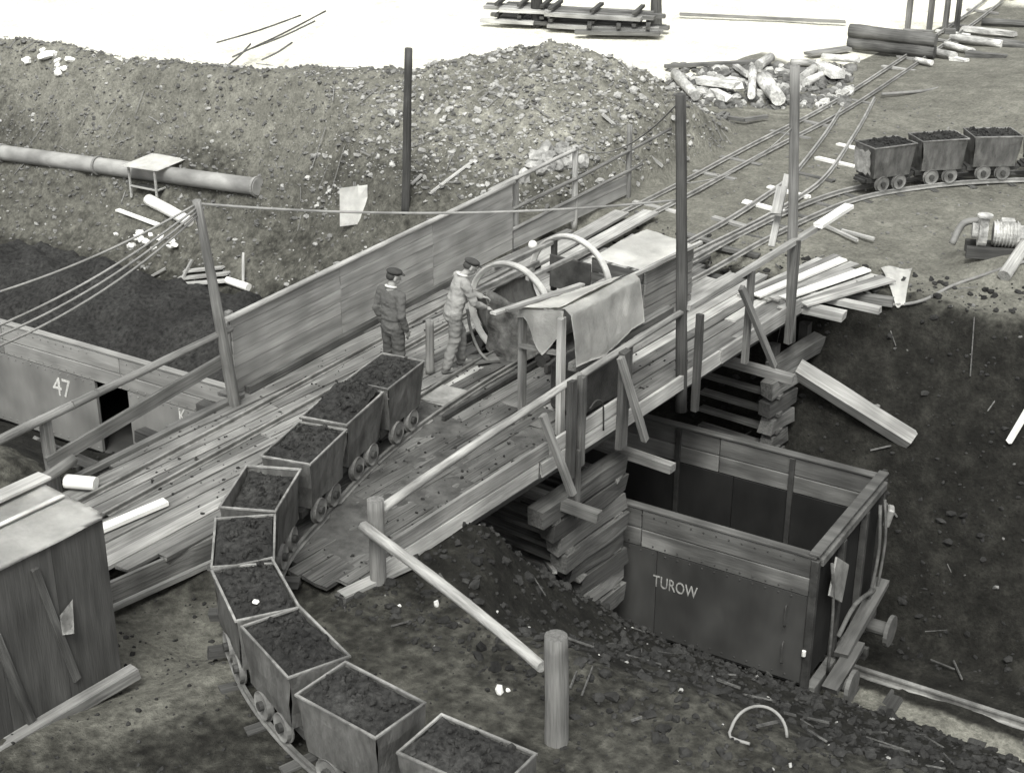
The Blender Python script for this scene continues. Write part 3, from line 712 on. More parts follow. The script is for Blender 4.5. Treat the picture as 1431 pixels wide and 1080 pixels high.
# ================================================================== MINE TUBS
def make_tub():
    t = empty('mine_tub', (0, 0, 0))
    L, Wd, z0, z1 = .98, .62, .34, .95; th = .014
    def wall(name, a, b, nrm):
        # slightly bulged sheet, tapering towards the floor
        bm = bmesh.new(); n = 6; k = 4; g0 = []
        for i in range(n+1):
            row = []
            for j in range(k+1):
                u, v = i/n, j/k; tp = .86+.14*v
                p = Vector((a[0]+(b[0]-a[0])*u, a[1]+(b[1]-a[1])*u, z0+(z1-z0)*v))
                p.x *= tp if abs(nrm[0]) > .5 else 1; p.y *= tp if abs(nrm[1]) > .5 else 1
                if abs(nrm[0]) > .5: p.y *= tp
                else: p.x *= tp
                p += Vector(nrm)*(.006*math.sin(math.pi*u)*math.sin(math.pi*v)+random.uniform(-.0025, .0025))
                row.append(bm.verts.new(p))
            g0.append(row)
        for i in range(n):
            for j in range(k): bm.faces.new((g0[i][j], g0[i+1][j], g0[i+1][j+1], g0[i][j+1]))
        bmesh.ops.solidify(bm, geom=bm.faces[:], thickness=th)
        return bobj(name, bm, M_TUB, t)
    x, y = Wd/2, L/2
    wall('side_wall', (x, -y), (x, y), (1, 0, 0)); wall('side_wall', (-x, y), (-x, -y), (-1, 0, 0))
    wall('end_wall', (x, y), (-x, y), (0, 1, 0)); wall('end_wall', (-x, -y), (x, -y), (0, -1, 0))
    bm = bmesh.new(); e = .012
    for (a, b, c, d) in ((-x-e, -x+e, -y-e, y+e), (x-e, x+e, -y-e, y+e), (-x+e, x-e, -y-e, -y+e), (-x+e, x-e, y-e, y+e)): boxm(bm, a, b, c, d, z1-.012, z1+.014, .003)
    bobj('rim', bm, M_TRIM, t)
    bm = bmesh.new(); boxm(bm, -.2, .2, -y-.03, y+.03, .24, .335, .006); boxm(bm, -.15, .15, -y-.1, -y-.03, .25, .31, .006); boxm(bm, -.15, .15, y+.03, y+.1, .25, .31, .006)
    fr = bobj('underframe', bm, M_STEEL, t)
    for yy in (-.2, .2):
        bm = bmesh.new(); cylm(bm, (0, 0, 0), (1, 0, 0), .022, .6, 8); bobj('axle', bm, M_STEEL, t, (0, yy, .215))
        for s in (-1, 1):
            bm = bmesh.new(); cylm(bm, (0, 0, 0), (1, 0, 0), .145, .05, 20); cylm(bm, (-.03*s, 0, 0), (1, 0, 0), .165, .014, 20); bmesh.ops.inset_region(bm, faces=[f for f in bm.faces if f.normal.x*s > .9 and abs(f.calc_center_median().x-.025*s) < .004 and len(f.verts) > 12], thickness=.03, depth=-.015)
            w = bobj('wheel', bm, M_WHEEL, t, (s*G*1.04, yy, .215))
            bm = bmesh.new(); cylm(bm, (.025*s, 0, 0), (1, 0, 0), .05, .06, 10); bobj('hub', bm, M_STEEL, w)
    tube('coupling', [(0, -y-.08, .27), (0, -y-.14, .25), (0, -y-.2, .27)], .015, M_STEEL, t, sub=2)
    return t
def coal_load(t, level, mound, tilt, seed):
    bm = bmesh.new(); nx, ny = 13, 20; gr = []
    for i in range(nx+1):
        row = []
        for j in range(ny+1):
            u, v = i/nx*2-1, j/ny*2-1
            z = level+mound*(1-u*u)**.5*(1-v*v)**.5+tilt*v+.03*fbm(u*1.6+seed, v*2.6, 1, 2, seed)+.014*fbm(u*7+seed, v*11, 1, 2, seed)+.03*noise.cell(Vector((u*4, v*6, seed)))*0
            row.append(bm.verts.new((u*.288, v*.468, z)))
        gr.append(row)
    for i in range(nx):
        for j in range(ny): bm.faces.new((gr[i][j], gr[i+1][j], gr[i+1][j+1], gr[i][j+1]))
    me = bpy.data.meshes.new('c'); bm.to_mesh(me)
    # lumps
    lum = []
    for k in range(95):
        u, v = random.uniform(-.92, .92), random.uniform(-.94, .94); i, j = int((u+1)/2*nx), int((v+1)/2*ny); z = gr[i][j].co.z
        s = random.choice((.012, .015, .018, .02, .025, .03, .042)); e = Euler((random.random()*6, random.random()*6, random.random()*6)).to_matrix(); sd = random.random()*99
        vs = [bm.verts.new(e @ Vector((q.x*s*1.3, q.y*s, q.z*s*.8))*(1+.5*noise.noise(q*1.5+Vector((sd, 0, 0))))+Vector((u*.27, v*.45, z+s*.2))) for q in ICO1[0]]
        for f in ICO1[1]: bm.faces.new([vs[a] for a in f])
    bpy.data.meshes.remove(me)
    return bobj('coal_load', bm, M_COAL, t)
TUB = make_tub()
near = [((-12.19, 13.40), 12.5, .93, .05, 0, 'rusty tub full of coal at the head of the near train behind the workers'),
        ((-11.94, 12.34), 15.3, .95, .14, .05, 'tub with coal heaped above the rim, second in the near train'),
        ((-11.595, 11.28), 18, .92, .07, 0, 'tub of coarse coal lumps, third in the near train'),
        ((-11.2, 10.2), 29, .80, .05, .06, 'partly filled tub with sunken coal, fourth in the near train'),
        ((-10.53, 9.3), 45, .93, .06, 0, 'tub of dark coal on the bend, fifth in the near train'),
        ((-9.77, 8.71), 61, .91, .03, 0, 'tub with a white stone on its coal, sixth in the near train'),
        ((-8.82, 8.28), 72, .91, .05, 0, 'tub of fine coal with worn rim, third from the bottom edge of the photo'),
        ((-7.71, 8.02), 88, .90, .08, 0, 'large looking tub at the bottom edge, second from the last of the near train'),
        ((-6.5, 7.98), 93, .92, .06, 0, 'last tub of the near train, cut by the bottom edge of the photo')]
far = [((-11.6, 27.3), -28, .93, .05, 0, 'tub with a pale end leading the short train at the upper right'),
       ((-10.98, 28.35), -40, .93, .03, 0, 'middle tub of the short train at the upper right'),
       ((-10.24, 29.24), -47, .93, .03, 0, 'third tub of the short train near the right edge of the photo'),
       ((-9.32, 30.05), -53, .93, .03, 0, 'tub mostly outside the right edge of the photo, fourth in the short train')]
first = True
for grp, lst in (('loaded tubs of the near train', near), ('loaded tubs of the far train', far)):
    for i, ((x, y), hd, lv, md, tl, lab) in enumerate(lst):
        if first: t = TUB; first = False
        else: t = copy_tree(TUB)
        for ch in list(t.children):
            if ch.name.startswith('coal_load'): bpy.data.objects.remove(ch)
        t.location = (x, y, 0); t.rotation_euler = (R(random.uniform(-.8, .8)), R(random.uniform(-1, 1)), R(hd)); tag(t, lab, 'mine tub', grp)
        for ch in t.children:
            if ch.name.startswith(('side_wall', 'end_wall', 'rim')):
                me = ch.data.copy(); ch.data = me; sd = random.random()*90; k = .022 if not ch.name.startswith('rim') else .012
                for v in me.vertices:
                    f = 1 if ch.name.startswith('rim') else 1-max(0, (v.co.z-.88)/.07)*.6
                    w_ = k*f*noise.noise(Vector((v.co.x*3.1+sd, v.co.y*3.1, v.co.z*3.1)))
                    v.co.x += w_; v.co.y += k*f*noise.noise(Vector((v.co.x*3+sd, v.co.y*3+40, v.co.z*3)))
        coal_load(t, lv+.015, md, tl, 3.7*i+len(lst))
        if grp.endswith('far train') and i == 0:
            bm = bmesh.new(); n = 7; gg = [[bm.verts.new(((a/n-.5)*.5*(1+.2*fbm(a*.7, b*.7, 1, 2)), -.505-.006*b/n*8, .42+.46*b/n+.05*fbm(a*.9, 4, 1, 2))) for b in range(n+1)] for a in range(n+1)]
            for a in range(n):
                for b in range(n): bm.faces.new((gg[a][b], gg[a+1][b], gg[a+1][b+1], gg[a][b+1]))
            bobj('pale_end_patch', bm, M_STONE, t)  # thin pale patch over the tub's end wall

# ================================================================== ROTARY TIPPLER
TP = empty('rotary_tippler', (-12.5, 17.25, .71), 0, 'rotary tub tippler with two worn steel rings standing on the bridge', 'tub tippler')
def ring(y, R0=.75):
    bm = bmesh.new(); n = 56; prof = [(R0-.075, -.014), (R0-.025, -.05), (R0, -.05), (R0, .05), (R0-.025, .05), (R0-.075, .014)]
    rows = [[bm.verts.new((r*math.cos(2*math.pi*i/n), d, r*math.sin(2*math.pi*i/n))) for r, d in prof] for i in range(n)]
    for i in range(n):
        for k in range(len(prof)): bm.faces.new((rows[i][k], rows[(i+1) % n][k], rows[(i+1) % n][(k+1) % len(prof)], rows[i][(k+1) % len(prof)]))
    return bobj('ring', bm, M_PEEL if False else M_RINGS, TP, (0, y, 0))
M_RINGS = mat('polished_ring_steel', .46, .5, .25, 5, (1, 1, 1), .1, .05, metal=0.0, grime=.2)
ring(-.75); ring(.75)
def shell(name, a0, a1, r, y0, y1, m, lump):
    bm = bmesh.new(); n, k = 26, 16; gr = []
    for i in range(n+1):
        a = R(a0+(a1-a0)*i/n); row = []
        for j in range(k+1):
            y = y0+(y1-y0)*j/k; rr = r+lump*fbm(a*3, y*3, 1, 3, 4); row.append(bm.verts.new((rr*math.cos(a), y, rr*math.sin(a))))
        gr.append(row)
    for i in range(n):
        for j in range(k): bm.faces.new((gr[i][j], gr[i+1][j], gr[i+1][j+1], gr[i][j+1]))
    bmesh.ops.solidify(bm, geom=bm.faces[:], thickness=.03); return bobj(name, bm, m, TP, None, True)
shell('casing', 178, 372, .69, -.70, .70, M_TUB, .02)
# crusted end plate closing the lower part of the near ring
bm = bmesh.new(); n, k = 22, 16; gr = []
for i in range(n+1):
    row = []
    for j in range(k+1):
        x = -.38+1.1*i/n; zl = -math.sqrt(max(0, .74**2-x*x)); zt = .22-.18*x; zt = max(zl+.02, min(zt, math.sqrt(max(0, .74**2-x*x)))); z = zl+(zt-zl)*j/k
        row.append(bm.verts.new((x, -.80+.07*fbm(x*4, z*4, 1, 3, 2)-.05, z)))
    gr.append(row)
for i in range(n):
    for j in range(k): bm.faces.new((gr[i][j], gr[i+1][j], gr[i+1][j+1], gr[i][j+1]))
bmesh.ops.solidify(bm, geom=bm.faces[:], thickness=.05); bobj('end_plate', bm, M_CRUST if False else mat('dust_crusted_plate', .21, .95, .5, 7, (1, 1, 1), .5, .05), TP, None, True)
for a in (15, 62, 118, 165):
    x, z = .66*math.cos(R(a)), .66*math.sin(R(a)); box('cage_bar', x-.03, x+.03, -.78, .80, z-.03, z+.03, M_RIM if a > 60 else M_LIGHT, TP, .006)
box('cage_post', -.34, -.26, .70, .78, -.2, .62, M_STEEL, TP); box('cage_back', -.3, .45, .62, .66, -.1, .42, M_STEEL, TP)
for s in (-1, 1):
    box('bearing_beam', -.85*1+.0 if s < 0 else .78, -.78 if s < 0 else .85, -1.0, 1.0, -.68, -.55, M_DARK, TP)
    for y in (-.75, .75):
        bm = bmesh.new(); cylm(bm, (0, 0, 0), (0, 1, 0), .1, .12, 14); bobj('roller', bm, M_STEEL, TP, (s*.58, y, -.62))
tube('control_lever', [(-12.95, 16.05, .78), (-12.85, 16.0, .5), (-12.72, 16.02, .2), (-12.6, 16.1, .03)], .022, M_RIM, TP)
plank('foot_plate', (-12.92, 15.85, .03), (-12.6, 16.3, .03), .3, .03, M_DIRTY, TP)
bm = bmesh.new(); bmesh.ops.create_uvsphere(bm, u_segments=10, v_segments=8, radius=.07); bobj('lamp_glass', bm, M_WHITE, TP, (-.42, .35, .62), True)
# walkway beside it
plank('walkway_board', (-13.5, 18.9, .05), (-13.75, 22.0, .06), .36, .05, M_LIGHT, label='pale wide walkway board right of the far track, behind the tippler', cat='board', group='walkway boards behind the tippler')
plank('walkway_board', (-13.1, 18.7, .05), (-13.3, 21.6, .06), .3, .05, M_LIGHT, label='pale walkway board nearest to the back ring of the tippler', cat='board', group='walkway boards behind the tippler')
plank('walkway_board', (-14.45, 19.4, .08), (-14.75, 22.9, .08), .3, .05, M_LIGHT, label='pale walkway board lying close below the rail fence', cat='board', group='walkway boards behind the tippler')
plank('walkway_board', (-14.05, 19.6, .1), (-14.3, 23.2, .1), .3, .05, M_LIGHT, label='pale walkway board lying on the far track behind the tippler', cat='board', group='walkway boards behind the tippler')

# ------------------------------------------------------------------ canvas covered drive housing
CH = empty('canvas_housing', (-10.7, 15.8, 0), 0, 'drive housing under a pale tarpaulin leaning over the bridge parapet', 'canvas cover')
def cloth(name, fn, nu, nv, m, parent, th=.012):
    bm = bmesh.new(); gr = [[bm.verts.new(Vector(fn(i/nu, j/nv))-wm(parent).translation) for j in range(nv+1)] for i in range(nu+1)]
    for i in range(nu):
        for j in range(nv): bm.faces.new((gr[i][j], gr[i+1][j], gr[i+1][j+1], gr[i][j+1]))
    bmesh.ops.solidify(bm, geom=bm.faces[:], thickness=th); return bobj(name, bm, m, parent, None, True)
def tarp(u, v):
    y = 14.86+1.62*u; zb = 1.62-.2*u
    prof = [(-11.1, zb-.08), (-11.05, zb), (-10.40, 1.78), (-10.3, 1.72), (-10.24, 1.36), (-10.21, 1.02-.12*max(0, 1-abs(u-.42)/.4)+.1*u)]
    t = v*5; i = min(4, int(t)); f = t-i; x = prof[i][0]+(prof[i+1][0]-prof[i][0])*f; z = prof[i][1]+(prof[i+1][1]-prof[i][1])*f
    cr = fbm(y*2.2, z*1.1+x, 1.6, 3, 2)
    x += (.018*cr+.012*abs(fbm(y*5, z*2, 1, 2, 8)))*(v > .55); z += .022*fbm(y, x, 3.0, 3, 6)*(v < .6)
    return (x, y, z)
cloth('tarpaulin', tarp, 60, 44, M_CANVAS_SIDE, CH)
def flap(u, v):
    x = -11.12+.72*u; drop = .12+.5*max(0, 1-abs(u-.62)/.5)
    return (x, 14.84+.05*math.sin(u*9)*v-.04*v, 1.62+.14*u-drop*v)
cloth('end_flap', flap, 18, 12, M_CANVAS_SIDE, CH)
cloth('top_sheet', lambda u, v: (-11.12+.68*v+.01*fbm(u*5, v*5, 1, 2), 14.8+1.5*u, (1.625-.19*u)*(1-v)+1.785*v+.022+.014*fbm(u*6, v*6, 1, 2)), 20, 10, M_CANVAS, CH)  # paler copy of the cloth, painting the light on the tarpaulin's top
plank('top_board', (-11.16, 14.35, 1.70), (-11.18, 16.4, 1.47), .09, .03, M_LIGHT, CH); plank('top_board', (-11.04, 14.5, 1.72), (-11.06, 16.2, 1.50), .07, .03, M_WOOD, CH)
for (x, y, z1, m, w) in ((-11.1, 14.9, 1.6, M_WOOD, .09), (-10.42, 14.83, 1.66, M_LIGHT, .1), (-11.05, 16.4, 1.38, M_DIRTY, .09), (-10.4, 16.42, 1.7, M_DIRTY, .09)):
    plank('frame_post', (x, y, 0), (x, y, z1), w, .08, m, CH, up=(1, 0, 0))
plank('frame_rail', (-10.3, 14.9, .98), (-10.3, 17.3, 1.02), .12, .1, M_DIRTY, CH); plank('frame_rail', (-11.1, 14.85, 1.1), (-10.4, 14.85, 1.16), .07, .05, M_WOOD, CH)
box('motor', -.25, .3, -.5, .6, .05, .75, M_STEEL, CH, .05)
# low housing with a light board top
LH = empty('low_housing', (-11.9, 19.1, 0), 0, 'low wooden housing with a flat pale canvas top behind the tarpaulin', 'housing')
cloth('top_cover', lambda u, v: (-12.42+1.05*u+.02*math.sin(v*7), 18.4+1.42*v+.2*(1-u)*v, 1.02+.02*fbm(u*3, v*3, 1, 3)-.10*(1-abs(2*u-1))*(1-abs(2*v-1))*.4), 22, 22, M_CANVAS, LH)
for k in range(5):
    plank('side_board', (-11.42, 18.42, .12+.19*k), (-11.42, 19.8, .12+.19*k), .17, .03, M_WOOD, LH, up=(1, 0, 0)); plank('end_board', (-12.38, 18.42, .12+.19*k), (-11.45, 18.42, .12+.19*k), .17, .03, M_DIRTY, LH, up=(0, 1, 0))
for x, y in ((-12.36, 18.47), (-11.47, 18.47), (-12.3, 19.85), (-11.47, 19.75)): plank('corner_post', (x, y, 0), (x, y, .99), .08, .08, M_WOOD, LH, up=(1, 0, 0))
plank('edge_strip', (-11.36, 17.0, 1.1), (-11.34, 19.9, 1.06), .06, .05, M_LIGHT, LH)

# ================================================================== TOOL SHED IN THE LEFT FOREGROUND
SH = empty('tool_shed', (-11.4, 6.9, -.1), 0, 'dark board tool shed with a pale flat roof in the lower left corner', 'shed')
y = 5.2
while y < 7.88:
    w = min(random.uniform(.62, .75), 7.9-y); plank('wall_board', (-10.95+random.uniform(-.006, .006), y+w/2, -.12), (-10.95+random.uniform(-.006, .006), y+w/2, 1.7), w-.006, .025, M_SHEDF, SH, up=(1, 0, 0), jit=.3); y += w
x = -11.9
while x < -10.98:
    w = min(.23, -10.97-x); plank('end_board', (x+w/2, 7.885, -.12), (x+w/2, 7.885, 1.7), w-.006, .025, M_SHEDF, SH, up=(0, 1, 0), jit=.3); x += w
plank('back_wall', (-11.93, 5.2, .8), (-11.93, 7.87, .8), 1.76, .03, M_SHEDF, SH, up=(1, 0, 0), jit=.05)
for a, b, w in (((48, 795), (108, 950), .08), ((-5, 890), (45, 1010), .09)):
    p0, p1 = onX(*a, -10.92), onX(*b, -10.92); plank('batten', p0, p1, w, .03, M_DIRTY, SH, up=(1, 0, 0))
plank('sill_beam', (-10.88, 5.2, -.1), (-10.86, 8.0, -.09), .14, .13, M_WOOD, SH)
cloth('roof_felt', lambda u, v: (-12.02+1.12*u, 5.1+2.86*v, 1.745+.012*fbm(u*4, v*5, 1, 3)-.03*u), 14, 26, M_ROOF, SH, .02)
plank('roof_board', (-11.95, 6.2, 1.80), (-11.95, 8.0, 1.80), .2, .03, M_LIGHT, SH); plank('roof_seam', (-11.55, 5.1, 1.768), (-11.52, 7.9, 1.768), .05, .014, M_ROOF, SH)
cloth('torn_flap', lambda u, v: (-10.90+.07*u*v, 7.25+.17*u*(1-.5*v), .95-.22*v+.1*u*(1-v)), 5, 5, M_RIM, SH, .004)
log('short_log', at(92, 672, .12), at(134, 676, .12), .09, .085, M_FRESH, label='short white peeled log lying behind the tool shed roof', cat='log')
plank('white_board', (-13.25, 9.05, .06), (-13.1, 10.4, .06), .14, .05, M_FRESH, label='bright new board lying on the bridge boards behind the tool shed', cat='board')

# ================================================================== PEOPLE
def capsule(bm, a, b, r0, r1, n=12):
    a, b = Vector(a), Vector(b); d = b-a
    q = UP.rotation_difference(d.normalized()).to_matrix().to_4x4() if d.length > 1e-6 else Matrix.Identity(4)
    if d.length > 1e-6: bmesh.ops.create_cone(bm, cap_ends=True, segments=n, radius1=r0, radius2=r1, depth=d.length, matrix=Matrix.Translation((a+b)/2) @ q)
    for p, r in ((a, r0), (b, r1)): bmesh.ops.create_uvsphere(bm, u_segments=n, v_segments=8, radius=r, matrix=Matrix.Translation(p))
def ell(bm, c, r, rot=(0, 0, 0)):
    bmesh.ops.create_uvsphere(bm, u_segments=16, v_segments=12, radius=1, matrix=Matrix.LocRotScale(Vector(c), Euler(rot).to_quaternion(), Vector(r)))
def fuse(name, bm, m, voxel, parent=None, smooth=6, fold=0.0):
    me = bpy.data.meshes.new('t'); bm.to_mesh(me); bm.free(); o = bpy.data.objects.new('t', me); COL.objects.link(o)
    r = o.modifiers.new('r', 'REMESH'); r.mode = 'VOXEL'; r.voxel_size = voxel
    s = o.modifiers.new('s', 'SMOOTH'); s.iterations = smooth; s.factor = .5
    bpy.context.view_layer.update()
    out = bpy.data.meshes.new_from_object(o.evaluated_get(bpy.context.evaluated_depsgraph_get())); bpy.data.objects.remove(o)
    if fold:
        nr = [v.normal.copy() for v in out.vertices]
        for v, nn in zip(out.vertices, nr): v.co += nn*fold*(1.5*noise.noise(Vector((v.co.x*8+v.co.z*5, v.co.y*8, v.co.z*17)))+.8*noise.noise(v.co*24))
    out.materials.clear(); out.materials.append(m); out.name = name
    x = bpy.data.objects.new(name, out); COL.objects.link(x); x.parent = parent
    for p in out.polygons: p.use_smooth = True
    return x
def hand(bm, wrist, direction, palm_n, curl=.5):
    w = Vector(wrist); d = Vector(direction).normalized(); nrm = Vector(palm_n).normalized(); s = d.cross(nrm).normalized()
    capsule(bm, w, w+d*.03, .026, .026, 8)
    for k, l in zip((-1.5, -.5, .5, 1.5), (.062, .075, .08, .07)):
        b = w+d*.085+s*(k*.019); capsule(bm, w+d*.02+s*(k*.014), b, .014, .012, 8)
        m = b+(d*math.cos(curl)+nrm*math.sin(curl))*l*.55; capsule(bm, b, m, .0105, .0095, 8)
        e = m+(d*math.cos(curl*2.3)+nrm*math.sin(curl*2.3))*l*.5; capsule(bm, m, e, .0095, .008, 8)
    b = w+d*.025+s*.022; m = b+(s*.75+d*.65+nrm*.2)*.045; capsule(bm, b, m, .015, .012, 8); capsule(bm, m, m+(d*.9+nrm*.45)*.035, .011, .009, 8)
def person(loc, facing, pose, mats, label):
    J = pose; bm = bmesh.new()
    hx = Vector(J['head']); nk = Vector(J['neck']); tilt = J.get('tilt', 0); hr = Euler((tilt, 0, J.get('turn', 0))); hm = hr.to_matrix()
    def hp(x, y, z): return hx+hm @ Vector((x, y, z))
    ell(bm, hx+hm @ Vector((0, -.01, .02)), (.076, .094, .1), hr); ell(bm, hp(0, .025, -.045), (.056, .064, .068), hr)
    capsule(bm, hp(0, .092, .005), hp(0, .108, -.028), .010, .016, 8); ell(bm, hp(0, .086, -.068), (.026, .012, .009), hr)
    for sx in (-1, 1): ell(bm, hp(sx*.078, -.005, -.01), (.012, .022, .034), hr); ell(bm, hp(sx*.03, .078, .012), (.016, .012, .011), hr)
    capsule(bm, hp(0, -.015, -.06), nk, .052, .06); capsule(bm, nk, J['chest'], .07, .1); capsule(bm, J['chest'], J['hip'], .11, .1)
    for sd, sx in (('l', -1), ('r', 1)):
        sh, el, wr = Vector(J['sh_'+sd]), Vector(J['el_'+sd]), Vector(J['wr_'+sd]); hp_, kn, an = Vector(J['hip_'+sd]), Vector(J['kn_'+sd]), Vector(J['an_'+sd])
        capsule(bm, nk-UP*.05, sh, .05, .055); capsule(bm, sh, el, .05, .04); capsule(bm, el, wr, .04, .027)
        hand(bm, wr, (wr-el).normalized() if 'hd_'+sd not in J else J['hd_'+sd], J.get('pn_'+sd, (-sx, .2, 0)), J.get('curl', .5))
        capsule(bm, Vector(J['hip']), hp_, .09, .085); capsule(bm, hp_, kn, .08, .055); capsule(bm, kn, an, .055, .04); capsule(bm, an, an+Vector((0, .1, -.04)), .04, .03)
    body = fuse('person', bm, mats[0], .0075, None, 3); body.location = loc; body.rotation_euler = (0, 0, -math.atan2(facing[0], facing[1])); tag(body, label, 'person')
    # jacket
    bm = bmesh.new(); ch, hip = Vector(J['chest']), Vector(J['hip']); ax = (ch-hip); lean = (-math.atan2(ax.y, ax.z), 0, 0)
    ell(bm, ch+UP*.04, (.195, .125, .19), lean); ell(bm, ch*.5+hip*.5, (.192, .138, .21), lean); ell(bm, hip+Vector((0, .0, -.01)), (.188, .132, .2), lean)
    ell(bm, nk-UP*.045, (.11, .085, .05), lean)
    for sd in 'lr':
        sh, el, wr = Vector(J['sh_'+sd]), Vector(J['el_'+sd]), Vector(J['wr_'+sd])
        capsule(bm, nk-UP*.05, sh, .06, .072); capsule(bm, sh, el, .074, .06); capsule(bm, el, el.lerp(wr, .93), .06, .046)
    jk = fuse('jacket', bm, mats[1], .012, body, 4, .008)
    bm = bmesh.new(); ell(bm, hip-UP*.04, (.165, .125, .13))
    for sd in 'lr':
        hp_, kn, an = Vector(J['hip_'+sd]), Vector(J['kn_'+sd]), Vector(J['an_'+sd])
        capsule(bm, hp_, kn, .108, .088); capsule(bm, kn, kn.lerp(an, .93), .088, .074)
    fuse('trousers', bm, mats[2], .012, body, 4, .009)
    for sd in 'lr':
        an = Vector(J['an_'+sd]); f = Vector(J.get('ft_'+sd, (0, 1, 0))); bm = bmesh.new()
        capsule(bm, an+UP*.06, an-UP*.03, .056, .056); capsule(bm, an+Vector((0, 0, -.045)), an+f*.15+Vector((0, 0, -.052)), .045, .042); capsule(bm, an-f*.03-UP*.05, an+f*.03-UP*.05, .043, .045)
        fuse('boot', bm, mats[3], .01, body, 3)
    bm = bmesh.new(); ell(bm, hp(0, -.008, .085), (.105, .118, .045), hr); ell(bm, hp(0, .0, .065), (.088, .104, .04), hr); ell(bm, hp(0, .105, .055), (.07, .055, .012), (tilt-.25, 0, J.get('turn', 0)))
    fuse('flat_cap', bm, mats[4], .008, body, 3)
    bm = bmesh.new(); ell(bm, hp(0, -.03, .015), (.08, .088, .07), hr); fuse('hair', bm, MATS['dark_cap'], .009, body, 2)
    bm = bmesh.new()
    for k in range(14):
        a = 2*math.pi*k/14; capsule(bm, nk+Vector((.068*math.cos(a), .07*math.sin(a)-.005, .028-.025*math.sin(a))), nk+Vector((.068*math.cos(a+.45), .07*math.sin(a+.45)-.005, .028-.025*math.sin(a+.45))), .018, .018, 8)
    fuse('collar', bm, M_COLLAR, .008, jk, 2)
    return body
POSE1 = dict(head=(.01, .05, 1.60), neck=(0, 0, 1.45), chest=(0, .0, 1.24), hip=(0, 0, .93), tilt=R(-12), turn=R(-25), sh_l=(-.19, -.01, 1.38), sh_r=(.19, -.0, 1.38), el_l=(-.255, -.06, 1.11), el_r=(.25, -.05, 1.11),
    wr_l=(-.24, .03, .87), wr_r=(.235, .05, .87), hip_l=(-.095, 0, .88), hip_r=(.095, 0, .88), kn_l=(-.11, .03, .49), kn_r=(.11, .01, .49), an_l=(-.12, 0, .095), an_r=(.12, -.02, .095), curl=.45)
person((-13.22, 14.72, 0), (.12, 1), POSE1, (M_SKIN, M_JACK1, M_TROU1, M_BOOT, M_CAP), 'worker in dark grey jacket and cap standing with his back to the camera')
POSE2 = dict(head=(.02, .26, 1.55), neck=(0, .15, 1.42), chest=(0, .1, 1.22), hip=(0, 0, .93), tilt=R(-22), turn=R(-8), sh_l=(-.19, .13, 1.36), sh_r=(.19, .13, 1.36), el_l=(-.23, .26, 1.10), el_r=(.22, .24, 1.08),
    wr_l=(-.12, .47, 1.02), wr_r=(.12, .44, .94), hip_l=(-.095, 0, .88), hip_r=(.095, 0, .88), kn_l=(-.11, .14, .5), kn_r=(.1, -.02, .49), an_l=(-.12, .14, .095), an_r=(.12, -.16, .095), curl=.9, pn_l=(.3, .2, -1), pn_r=(-.3, .2, -1), hd_l=(.25, 1, -.2), hd_r=(-.2, 1, -.25))
person((-12.86, 15.62, 0), (.55, .83), POSE2, (M_SKIN, M_JACK2, M_TROU2, M_BOOT, M_CAP), 'worker in pale jacket bending over the tippler with both arms forward')

# ================================================================== LEFT BANK: PIPE, SHELTER, TIMBER
pa, pb = hit(14, 224), hit(362, 272); dv = (pb-pa).normalized()
PIPE = log('pipe', pa-dv*7+UP*.15, pb+UP*.17, .19, .19, M_PIPE, n=20, label='long thick pipe lying across the left slope', cat='pipe', knob=.0)
PL = ((pb+UP*.17)-(pa-dv*7+UP*.15)).length
for xx in (-PL/2+.05, -.6, 2.6, PL/2-.05):
    bm = bmesh.new(); cylm(bm, (0, 0, 0), (1, 0, 0), .225, .06, 20); bobj('flange', bm, M_PIPE, PIPE, (xx, 0, 0))
SB = empty('pipe_shelter', hit(212, 268), math.atan2(dv.y, dv.x), 'small open shelter with a white roof beside the pipe', 'shelter')
cloth('roof', lambda u, v: tuple(wm(SB) @ Vector((-.55+1.0*u+.25*v, -.32+.85*v, .62+.1*v))), 4, 4, M_WHITE, SB, .03)
for x, y in ((-.42, -.22), (.36, -.22), (-.2, .42), (.55, .42)): box('leg', x-.025, x+.025, y-.025, y+.025, -.15, .6, M_LIGHT, SB)
box('rail', -.42, .36, -.245, -.2, .12, .16, M_LIGHT, SB); box('rail', .355, .4, -.2, .42, .12, .16, M_LIGHT, SB); box('shelf', -.4, .4, -.18, .4, .1, .12, M_DARK, SB)
log('peeled_trunk', hit(208, 288, .15), hit(266, 318, .13), .13, .12, M_FRESH, label='thick white peeled trunk lying below the pipe shelter', cat='log')
plank('white_board', hit(164, 296, .05), hit(222, 318, .06), .12, .04, M_FRESH, label='narrow white board lying left of the thick peeled trunk', cat='board')
for k, (a, b, w) in enumerate((((250, 395), (320, 388), .2), ((245, 404), (318, 398), .2), ((258, 385), (312, 380), .16))):
    plank('pallet_board', hit(*a, .1), hit(*b, .1), w, .04, M_LIGHT, label=('middle', 'lowest', 'uppermost')[k]+' pale board of the small heap behind the leaning post', cat='board', group='pale boards heaped behind the leaning post')
log('short_log', hit(318, 398, .1), hit(348, 408, .1), .085, .085, M_FRESH, label='short white log right of the leaning post', cat='log')
plank('stake', hit(243, 414, .05), hit(270, 378, .25), .06, .04, M_LIGHT, label='pale stake leaning on the board heap behind the leaning post', cat='stake')
plank('stake', hit(340, 402, .05), hit(342, 378, .4), .05, .04, M_LIGHT, label='thin upright stake right of the leaning post', cat='stake')
plank('stake', hit(188, 402, .04), hit(232, 381, .1), .06, .04, M_LIGHT, label='thin pale stake lying left of the board heap', cat='stake')
SG = empty('sign_board', hit(496, 318), 0, 'white sheet board on a stake at the foot of the heap', 'sign')
q = hit(496, 318)
